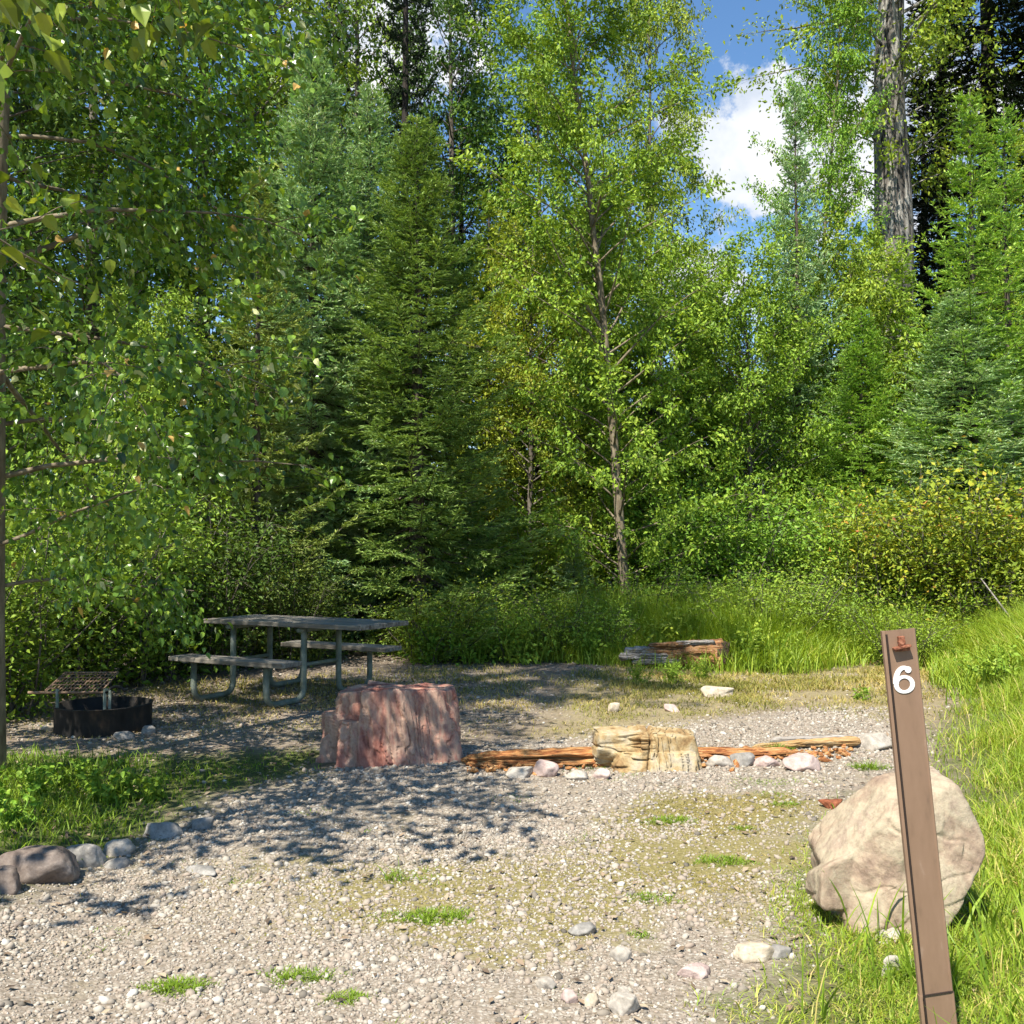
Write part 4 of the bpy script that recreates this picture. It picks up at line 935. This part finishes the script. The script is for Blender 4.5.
# ---- plant kinds
def spice(lv, rng, pale=.018, brown=.007):
    P, D, Nn, size, tint, tpl = lv; u = rng.uniform(0, 1, len(P)); tint = np.minimum(tint * .97, .93)
    tint = np.where(u < pale, .972, np.where(u < pale + brown, 1.0, tint)); return (P, D, Nn, size, tint, tpl)
r_ = rs(21)
w_, l_ = deciduous(r_, 14.5, .085, .075, 2.25, 110, .054, 84, lean=(.75, -.1), bend_=3.2, up=.36, droop=-.085, sub=.2, prof='tall', tpl=LEAF_NEAR, twig_len=(.35, .85), leaf_spread=.095, hang=.6, sides=14)
K_left = Kind((w_, spice(l_, r_)), 'trunk', 'crown', M['aspenbark'], M['cotton'])
K_left.place('cottonwood_tree', AT(-9, 6.5), 6.5, 'leafy cottonwood at the left edge with drooping branches over the fire ring', 'tree')
r_ = rs(29)
w_, l_ = deciduous(r_, 5.9, .06, .50, 1.5, 30, .088, 24, lean=(.3, .2), up=.3, droop=-.06, sub=.24, prof='tall', tpl=LEAF_NEAR, twig_len=(.35, .8), leaf_spread=.12, hang=.6)
K_off = Kind((w_, spice(l_, r_)), 'trunk', 'crown', M['aspenbark'], M['cotton'])
K_off.place('cottonwood_tree', -2.95, 3.45, 'cottonwood branches with large glossy leaves hanging into the top left corner', 'tree', rz=.4)
r_ = rs(33)
K_thin = Kind(deciduous(r_, 11.8, .078, .07, 2.0, 98, .074, 100, lean=(-1.15, .0), up=.75, droop=-.02, sub=.28, prof='tall', twig_len=(.3, .7), leaf_spread=.085, hang=.45, bend_=1.3), 'trunk', 'crown', M['aspenbark'], M['decid'])
K_thin.place('cottonwood_tree', AT(627, 15.6), 15.6, 'slender cottonwood with a thin leaning trunk in the middle of the clearing edge', 'tree')
r_ = rs(35)
K_yel = Kind(deciduous(r_, 6.8, .06, .06, 1.7, 76, .066, 84, up=.7, sub=.24, prof='round', leaf_spread=.09), 'trunk', 'crown', M['bark'], M['yellowgreen'])
K_yel.place('young_tree', AT(530, 18.2), 18.2, 'yellow green young tree between the big spruce and the slender cottonwood', 'tree')
r_ = rs(37)
K_bri = Kind(deciduous(r_, 6.2, .06, .05, 1.75, 80, .07, 84, up=.65, sub=.24, prof='round', leaf_spread=.09), 'trunk', 'crown', M['bark'], M['decid'])
K_bri.place('young_tree', AT(752, 18.0), 18.0, 'bright green bushy tree below the gap of blue sky', 'tree')
r_ = rs(39)
K_big = Kind(deciduous(r_, 22, .68, .43, 3.8, 92, .115, 40, lean=(-.25, 0), up=.55, droop=-.03, sub=.5, prof='round', twig_len=(.5, 1.2), leaf_spread=.17, hang=.4, sides=20), 'trunk', 'crown', M['cottonbark'], M['decid'])
K_big.place('cottonwood_tree', AT(893, 24.5), 24.5, 'huge old cottonwood with a thick furrowed grey trunk at upper right', 'tree', rz=2.2)
r_ = rs(41)
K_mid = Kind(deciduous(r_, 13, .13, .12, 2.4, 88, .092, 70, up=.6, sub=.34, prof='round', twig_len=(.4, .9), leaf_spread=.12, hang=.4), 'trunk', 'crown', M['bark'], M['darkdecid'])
K_spA = Kind(conifer(rs(51), 8, .11, 2.0, whorl=.30, per=9, needle=(.06, .018), step=.008, tw=.05), 'trunk', 'crown', M['sprucebark'], M['spruce'])
K_spB = Kind(conifer(rs(53), 6.5, .07, 1.5, whorl=.34, per=8, needle=(.055, .017), step=.0075, tw=.055, droop=-.06, tipup=.22, shape=1.05, twl=.27), 'trunk', 'crown', M['sprucebark'], M['youngspruce'])
K_spD = Kind(conifer(rs(55), 22, .34, 3.4, whorl=.55, per=6, base=.1, needle=(.14, .045), step=.022, tw=.12, droop=-.35, sparse=.85, twl=.55), 'trunk', 'crown', M['darkbark'], M['shadedspruce'])
K_shA = Kind(shrub(rs(61), 2.3, 1.2, 40, .062, 26, spread=.14), 'stems', 'foliage', M['bark'], M['shrub'])
K_shB = Kind(shrub(rs(63), 1.5, .9, 34, .055, 22, spread=.12), 'stems', 'foliage', M['bark'], M['shrub'])
K_herb = Kind(shrub(rs(65), .75, .45, 16, .07, 8, spread=.07, sub=.1), 'stems', 'foliage', M['herb'], M['herb'])
K_weed = Kind(shrub(rs(67), .34, .26, 12, .055, 6, tpl=LEAF_NEAR, spread=.05, sub=.06), 'stems', 'foliage', M['herb'], M['herb'])

def T(k, name, px, Y, lab, cat='tree', group=None, H=None, kh=1, sc=None, rz=0., mat=None, wide=1.0, tilt=(0, 0)):
    s = sc if sc is not None else (H / kh if H else 1.0)
    return k.place(name, AT(px, Y), Y, lab, cat, group, rz, s * wide, s, None, M[mat] if mat else None, tilt)

SP = 'spruces at the edge of the clearing'
T(K_spA, 'spruce_tree', 418, 14.6, 'big dense spruce rising right behind the picnic table', group=SP, H=7.7, kh=8, wide=1.28)
T(K_spA, 'spruce_tree', 312, 15.6, 'tall light green spruce left of the big dense spruce', group=SP, H=9.2, kh=8, rz=1.9, mat='bluespruce', wide=1.1)
T(K_spA, 'spruce_tree', 366, 17.2, 'spruce top showing between the two big spruces at upper left', group=SP, H=9.3, kh=8, rz=4.0, mat='bluespruce')
T(K_spB, 'spruce_tree', 255, 13.6, 'small spruce half hidden behind the left cottonwood branches', group=SP, H=6.6, kh=6.5, rz=.8, mat='spruce', wide=1.1)
T(K_spB, 'spruce_tree', 488, 20.5, 'light green conifer with soft needles left of the slender trunk', group=SP, H=8.6, kh=6.5, rz=1.2, wide=1.1)
T(K_spB, 'spruce_tree', 800, 19.2, 'narrow grey green spruce beside the blue sky gap', group=SP, H=10.2, kh=6.5, rz=2.2, mat='bluespruce', wide=.75)
T(K_spB, 'spruce_tree', 974, 16.2, 'young yellow green spruce with a spiky top right of the thick trunk', group=SP, H=8.8, kh=6.5, rz=.3, wide=1.05)
T(K_spB, 'spruce_tree', 1012, 17.8, 'young spruce at the right edge just behind the spiky topped one', group=SP, H=9.2, kh=6.5, rz=3.3, wide=.95)
T(K_spA, 'spruce_tree', 962, 15.9, 'short broad pale green spruce above the turning shrubs at right', group=SP, H=5.5, kh=8, rz=5.1, mat='bluespruce', wide=1.75)
T(K_spA, 'spruce_tree', 862, 17.6, 'mid green spruce below the thick furrowed trunk', group=SP, H=5.6, kh=8, rz=2.6, mat='youngspruce', wide=1.2)
T(K_spB, 'spruce_tree', 905, 19.5, 'light green spruce hiding the foot of the thick furrowed trunk', group=SP, H=7.0, kh=6.5, rz=4.4, wide=1.2)
T(K_spB, 'spruce_tree', 574, 15.4, 'tiny pale spruce sapling in the shade left of the slender trunk', group=SP, H=1.7, kh=6.5, rz=2.0, mat='bluespruce', wide=2.0)
T(K_spA, 'spruce_tree', 700, 22.0, 'dim spruce behind the crown of the slender cottonwood', group=SP, H=7.4, kh=8, rz=3.1)
T(K_spA, 'spruce_tree', 600, 21.0, 'spruce seen through the slender cottonwood just left of its trunk', group=SP, H=9.0, kh=8, rz=.7)
# big dark conifers behind
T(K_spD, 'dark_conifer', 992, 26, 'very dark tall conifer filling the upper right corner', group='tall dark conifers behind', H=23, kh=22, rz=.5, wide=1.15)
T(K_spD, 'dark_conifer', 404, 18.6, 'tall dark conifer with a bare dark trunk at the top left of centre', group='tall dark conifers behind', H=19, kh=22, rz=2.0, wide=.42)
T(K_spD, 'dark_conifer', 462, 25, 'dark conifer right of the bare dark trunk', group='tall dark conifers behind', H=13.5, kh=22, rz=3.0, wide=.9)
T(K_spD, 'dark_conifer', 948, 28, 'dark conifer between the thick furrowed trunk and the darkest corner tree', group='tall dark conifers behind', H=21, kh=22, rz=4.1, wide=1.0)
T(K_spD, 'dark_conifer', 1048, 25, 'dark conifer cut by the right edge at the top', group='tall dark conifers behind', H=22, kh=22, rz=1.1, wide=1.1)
# tall leafy trees behind
BG = 'leafy trees behind the front row'
T(K_mid, 'leafy_tree', 205, 19.0, 'tall dark leafy tree showing against the sky at top left', group=BG, H=16.5, kh=13, rz=1.0, wide=1.0, mat='shrub')
T(K_mid, 'leafy_tree', 90, 17, 'leafy tree behind the left cottonwood', group=BG, H=13, kh=13, rz=2.1, wide=1.2, mat='shrub')
T(K_mid, 'leafy_tree', 455, 22, 'dark leafy tree crown between the spruces and the slender cottonwood', group=BG, H=15, kh=13, rz=.4, wide=.8)
T(K_mid, 'leafy_tree', 352, 23, 'leafy tree top behind the spruces left of the bare dark trunk', group=BG, H=16.5, kh=13, rz=2.9, wide=.8, mat='shrub')
T(K_mid, 'leafy_tree', 1060, 21, 'leafy tree beyond the right picture edge', group=BG, H=10, kh=13, rz=4.1, wide=1.2, mat='decid')
T(K_thin, 'leafy_tree', 806, 23.5, 'loose leafy crown left of the thick furrowed trunk against the cloud', group=BG, H=13.8, kh=11.8, rz=2.6, wide=.7)
T(K_mid, 'leafy_tree', 540, 22, 'leafy tree behind the crown of the slender cottonwood at its left', group=BG, H=12.5, kh=13, rz=1.9, wide=.9, mat='shrub')
T(K_mid, 'leafy_tree', 652, 22.5, 'leafy tree behind the crown of the slender cottonwood at its right', group=BG, H=14.6, kh=13, rz=5.3, wide=.62, mat='shrub')
T(K_bri, 'leafy_tree', 660, 20, 'green leafy young tree behind the slender trunk', group=BG, H=6.6, kh=6.2, rz=2.5)
T(K_bri, 'leafy_tree', 850, 20.5, 'bright leafy tree under the cloud left of the thick trunk', group=BG, H=7.2, kh=6.2, rz=4.5)
T(K_bri, 'leafy_tree', 150, 12.6, 'bright leafy young tree behind the fire ring', group=BG, H=4.2, kh=6.2, rz=1.5, mat='shrub')
T(K_mid, 'leafy_tree', -60, 13.5, 'leafy tree at the far left edge behind the fire ring shrubs', group=BG, H=12, kh=13, rz=3.0, wide=1.2)
for q, (px, Y) in enumerate([(-40, 19), (60, 20), (170, 20), (260, 21), (345, 22), (430, 22), (520, 23), (600, 24), (680, 23), (740, 22), (800, 23), (860, 23), (940, 22), (1010, 21), (1080, 19)]):
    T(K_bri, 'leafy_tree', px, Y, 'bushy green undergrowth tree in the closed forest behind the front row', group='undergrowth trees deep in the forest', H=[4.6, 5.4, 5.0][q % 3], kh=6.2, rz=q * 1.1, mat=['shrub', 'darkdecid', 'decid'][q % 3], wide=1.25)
# closed forest further back
k = 0
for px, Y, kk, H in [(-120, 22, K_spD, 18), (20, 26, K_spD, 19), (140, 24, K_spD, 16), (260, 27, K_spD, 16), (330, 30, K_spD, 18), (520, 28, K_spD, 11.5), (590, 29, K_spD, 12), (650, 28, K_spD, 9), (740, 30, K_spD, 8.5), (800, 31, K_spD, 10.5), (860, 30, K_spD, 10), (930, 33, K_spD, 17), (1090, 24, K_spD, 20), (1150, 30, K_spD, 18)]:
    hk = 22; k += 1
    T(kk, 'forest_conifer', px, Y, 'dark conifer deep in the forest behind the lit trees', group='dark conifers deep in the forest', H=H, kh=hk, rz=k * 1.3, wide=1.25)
# shrubs
SH = 'leafy shrubs along the clearing edge'
shr = [
 (K_shA, 40, 10.6, 2.3, 'shrub', 'green shrub behind the fire ring at the left edge'),
 (K_shA, 118, 11.4, 2.5, 'shrub', 'sunlit green shrub directly behind the fire ring grate'),
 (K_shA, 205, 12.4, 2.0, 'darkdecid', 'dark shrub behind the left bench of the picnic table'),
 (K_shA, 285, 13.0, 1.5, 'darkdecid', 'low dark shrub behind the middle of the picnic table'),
 (K_shA, -30, 9.0, 2.1, 'shrub', 'shrub at the left edge beside the cottonwood trunk'),
 (K_shA, 490, 16.6, 1.9, 'shrub', 'dim green shrub right of the big dense spruce'),
 (K_shA, 545, 16.5, 2.2, 'yellowgreen', 'yellowish shrub in front of the yellow green young tree'),
 (K_shA, 690, 16.8, 2.6, 'shrub', 'leafy shrub right of the slender trunk'),
 (K_shA, 750, 16.4, 2.5, 'shrub', 'leafy shrub below the bright green bushy tree'),
 (K_shA, 805, 16.6, 2.4, 'shrub', 'leafy shrub between bushy tree and turning shrubs'),
 (K_shA, 858, 16.0, 2.4, 'decid', 'bright green shrub left of the turning shrubs'),
 (K_shA, 915, 14.6, 2.4, 'redshrub', 'yellow and reddish turning shrub above the number post'),
 (K_shA, 972, 14.3, 2.6, 'redshrub', 'turning shrub with orange leaf tips at right'),
 (K_shA, 1035, 13.9, 2.7, 'redshrub', 'turning shrub cut by the right picture edge'),
 (K_shB, 880, 14.8, 1.0, 'herb', 'low bright shrub above the top of the number post'),
 (K_shB, 945, 14.2, 1.0, 'herb', 'low bright green shrub behind the right bank grass'),
 (K_shB, 1010, 13.4, 1.1, 'herb', 'low bright green shrub at the right edge above the bank'),
 (K_shB, 436, 13.3, .95, 'herb', 'bushy bright weeds at the right end of the picnic table'),
 (K_shB, 500, 13.4, .85, 'herb', 'bushy bright weeds in front of the tall grass right of the table'),
 (K_shB, 560, 13.6, .95, 'shrub', 'bushy weeds in the tall grass between table and log'),
 (K_shB, 612, 13.4, .7, 'shrub', 'bushy weeds just left of the thick rotten log'),
 (K_shB, 770, 13.6, 1.15, 'shrub', 'bushy shaded shrub right of the thick rotten log'),
 (K_shB, 812, 13.9, 1.0, 'shrub', 'bushy shrub in the grass left of the number post top'),
 (K_shB, 905, 12.6, .8, 'herb', 'bushy bright weeds showing just over the number post'),
 (K_shB, 640, 15.0, 1.2, 'shrub', 'low shrub at the foot of the slender trunk'),
 (K_shB, 470, 14.9, 1.1, 'herb', 'rounded bright shrub in the tall grass right of the picnic table'),
 (K_shB, 722, 14.4, 1.1, 'shrub', 'low shrub behind the right end of the thick rotten log'),
 (K_shB, 830, 15.2, 1.2, 'shrub', 'low shrub at the sunny edge of the tall grass'),
]
for i, (kk, px, Y, H, mt, lab) in enumerate(shr):
    T(kk, 'shrub', px, Y, lab, 'shrub', SH, H=H, kh=2.3 if kk is K_shA else 1.5, rz=i * 1.7, mat=mt, wide=1.1 if kk is K_shA else 1.25)
hb = [(432, 13.2, 'broad leaved weed at the left end of the tall grass'), (472, 13.0, 'broad leaved weed second from the picnic table'), (525, 12.9, 'broad leaved weed in the middle of the bright grass patch'),
      (590, 13.1, 'broad leaved weed left of the thick rotten log'), (668, 13.0, 'tall weed standing up behind the thick rotten log'), (640, 11.2, 'low weed in front of the left end of the thick log'),
      (672, 11.3, 'bright weed in front of the thick rotten log'), (700, 11.6, 'weed at the right front of the thick rotten log'), (760, 12.3, 'weed in the shaded grass right of the thick log'), (990, 9.6, 'weed on the right bank by the picture edge')]
for i, (px, Y, lab) in enumerate(hb):
    T(K_herb, 'weed', px, Y, lab, 'weed', 'broad leaved weeds', sc=[.9, .8, .95, .8, .9, .35, .36, .34, .8, .7][i], rz=i * 2.1)
wd_ = [(108, 800, 'leafy weed standing out in the left grass'), (30, 806, 'leafy weed at the left edge of the grass'), (70, 790, 'leafy weed between the two others in the left grass'), (8, 838, 'small leafy weed at the left edge above the dark rock'), (150, 800, 'small weed right of the leafy weed in the left grass'), (862, 700, 'small weed on the dry turf left of the number post')]
for i, (px, py, lab) in enumerate(wd_):
    g = G(px, py); K_weed.place('weed', g[0], g[1], lab, 'weed', 'low leafy weeds', i * 1.9, [.7, .65, .6, .6, .5, .4][i])
# bright green grass tufts on the gravel
def tuft_mesh(seed, n, Rr, H):
    r = rs(seed); a = r.uniform(0, 6.28, n); q = Rr * np.sqrt(r.uniform(0, 1, n)) * (1 + .4 * np.sin(a * 3 + seed)); x = np.cos(a) * q * 1.5; y = np.sin(a) * q * .8
    o = blades('grass_tuft', x, y, H * r.uniform(.4, 1.2, n) * (1.1 - .5 * q / Rr), r.uniform(.003, .0055, n), r.uniform(.3, 1.5, n), np.clip(r.normal(.34, .14, n), 0, 1), M['grass'], r, 3, z=np.zeros(n)); return o
tf = [(432, 918, .13, 900, .05, 'widest bright green grass tuft on the gravel left of centre'), (178, 988, .085, 500, .05, 'bright grass tuft at the lower left of the gravel'), (302, 978, .10, 500, .045, 'grass tuft on gravel right of the lower left tuft'),
      (348, 1000, .07, 260, .04, 'sparse tuft at the bottom between the lower left tufts'), (722, 862, .10, 420, .05, 'bright green tuft right of centre on the gravel'), (672, 822, .11, 420, .05, 'elongated tuft in the upper dry turf'), (650, 898, .10, 330, .04, 'olive tuft in the dry turf below centre'),
      (782, 805, .09, 280, .04, 'small tuft in front of the row of pinkish stones'), (776, 752, .08, 240, .11, 'upright tuft growing by the splintered end of the orange log'), (868, 768, .09, 240, .09, 'tuft in front of the white stone block'), (395, 880, .035, 40, .13, 'single tall thin tuft in the middle gravel'),
      (640, 935, .06, 150, .035, 'small green tuft near the bluish flat stone'), (742, 830, .06, 150, .04, 'little tuft on gravel right of centre'), (925, 980, .12, 400, .14, 'tuft of long blades at the foot of the number post')]
for i, (px, py, Rr, n, H, lab) in enumerate(tf):
    g = G(px, py); o = tuft_mesh(300 + i, int(n * 1.5), Rr, H); o.location = (g[0], g[1], gz1(*g)); tag(o, lab, 'grass tuft', 'grass tufts on the gravel')

# ------------------------------------------------------------------ light, sky, camera
sun_from = norm(np.array([-.28, -.48, .83]))
sd = bpy.data.lights.new('sun', 'SUN'); sd.energy = 5.0; sd.angle = math.radians(.5); sd.color = (1, .96, .86)
so = bpy.data.objects.new('sun', sd); COL.objects.link(so)
so.rotation_euler = Vector(-sun_from).to_track_quat('-Z', 'Y').to_euler()
w = bpy.data.worlds.new('World'); S.world = w; w.use_nodes = True
nt = w.node_tree; N = nt.nodes; L = nt.links; N.clear()
sky = N.new('ShaderNodeTexSky'); sky.sky_type = 'NISHITA'; sky.sun_disc = False
sky.sun_elevation = math.asin(sun_from[2]); sky.sun_rotation = math.atan2(sun_from[0], sun_from[1]); sky.air_density = 1.0; sky.dust_density = 0.0; sky.ozone_density = 2.0
bg = N.new('ShaderNodeBackground'); bg.inputs[1].default_value = .10; hs = N.new('ShaderNodeHueSaturation'); hs.inputs['Saturation'].default_value = 1.16; L.new(sky.outputs[0], hs.inputs['Color']); L.new(hs.outputs[0], bg.inputs[0])
tc = N.new('ShaderNodeTexCoord')
def cloud_blob(d, rad, amp):
    dp = N.new('ShaderNodeVectorMath'); dp.operation = 'DISTANCE'; L.new(tc.outputs['Generated'], dp.inputs[0]); dp.inputs[1].default_value = tuple(norm(d))
    mr = N.new('ShaderNodeMapRange'); mr.inputs['From Min'].default_value = 0; mr.inputs['From Max'].default_value = rad; mr.inputs['To Min'].default_value = amp; mr.inputs['To Max'].default_value = 0
    L.new(dp.outputs['Value'], mr.inputs['Value']); return mr.outputs[0]
tot = None
for px, py, rd, am in [(700, 125, .10, .62), (765, 135, .11, .66), (860, 165, .10, .6), (930, 100, .14, .5), (400, 20, .14, .6), (320, 60, .10, .5), (620, 330, .2, .3)]:
    o_ = cloud_blob(ray(px, py), rd, am)
    if tot is None: tot = o_
    else:
        mxn = N.new('ShaderNodeMath'); mxn.operation = 'MAXIMUM'; L.new(tot, mxn.inputs[0]); L.new(o_, mxn.inputs[1]); tot = mxn.outputs[0]
cn = N.new('ShaderNodeTexNoise'); cn.inputs['Scale'].default_value = 11; cn.inputs['Detail'].default_value = 9; cn.inputs['Roughness'].default_value = .66; L.new(tc.outputs['Generated'], cn.inputs['Vector'])
cm = N.new('ShaderNodeMath'); cm.operation = 'MULTIPLY_ADD'; cm.inputs[1].default_value = 1.8; cm.inputs[2].default_value = -.40; L.new(cn.outputs[0], cm.inputs[0])
ad = N.new('ShaderNodeMath'); ad.operation = 'ADD'; L.new(tot, ad.inputs[0]); L.new(cm.outputs[0], ad.inputs[1])
cf = N.new('ShaderNodeMapRange'); cf.interpolation_type = 'SMOOTHSTEP'; cf.inputs['From Min'].default_value = .72; cf.inputs['From Max'].default_value = .9; L.new(ad.outputs[0], cf.inputs['Value'])
cn2 = N.new('ShaderNodeTexNoise'); cn2.inputs['Scale'].default_value = 16; cn2.inputs['Detail'].default_value = 6; L.new(tc.outputs['Generated'], cn2.inputs['Vector'])
cr = ramp(N, [(.35, (.55, .62, .74)), (.55, (.82, .85, .9)), (.7, (.97, .97, .97))]); L.new(cn2.outputs[0], cr.inputs[0])
bc = N.new('ShaderNodeBackground'); bc.inputs[1].default_value = .62; L.new(cr.outputs[0], bc.inputs[0])
mxs = N.new('ShaderNodeMixShader'); L.new(cf.outputs[0], mxs.inputs[0]); L.new(bg.outputs[0], mxs.inputs[1]); L.new(bc.outputs[0], mxs.inputs[2])
wo = N.new('ShaderNodeOutputWorld'); L.new(mxs.outputs[0], wo.inputs[0])

cam = bpy.data.cameras.new('camera'); cam.lens = 36.0; cam.sensor_width = 36.0; cam.clip_start = .05; cam.clip_end = 2000
co = bpy.data.objects.new('camera', cam); COL.objects.link(co); co.location = (0, 0, CAM_H); co.rotation_euler = (math.pi / 2 + PITCH, 0, 0)
S.camera = co
S.view_settings.view_transform = 'Standard'; S.view_settings.look = 'None'; S.view_settings.gamma = 1; S.view_settings.exposure = .98
S.view_settings.use_curve_mapping = False
S.cycles.max_bounces = 6; S.cycles.diffuse_bounces = 3; S.cycles.glossy_bounces = 2; S.cycles.transmission_bounces = 4; S.cycles.transparent_max_bounces = 4
S.cycles.sample_clamp_indirect = 6; S.cycles.adaptive_threshold = .02

print('FACES', sum(len(m.polygons) for m in bpy.data.meshes), {k: len(v.cm.polygons) for k, v in globals().items() if k.startswith('K_')})
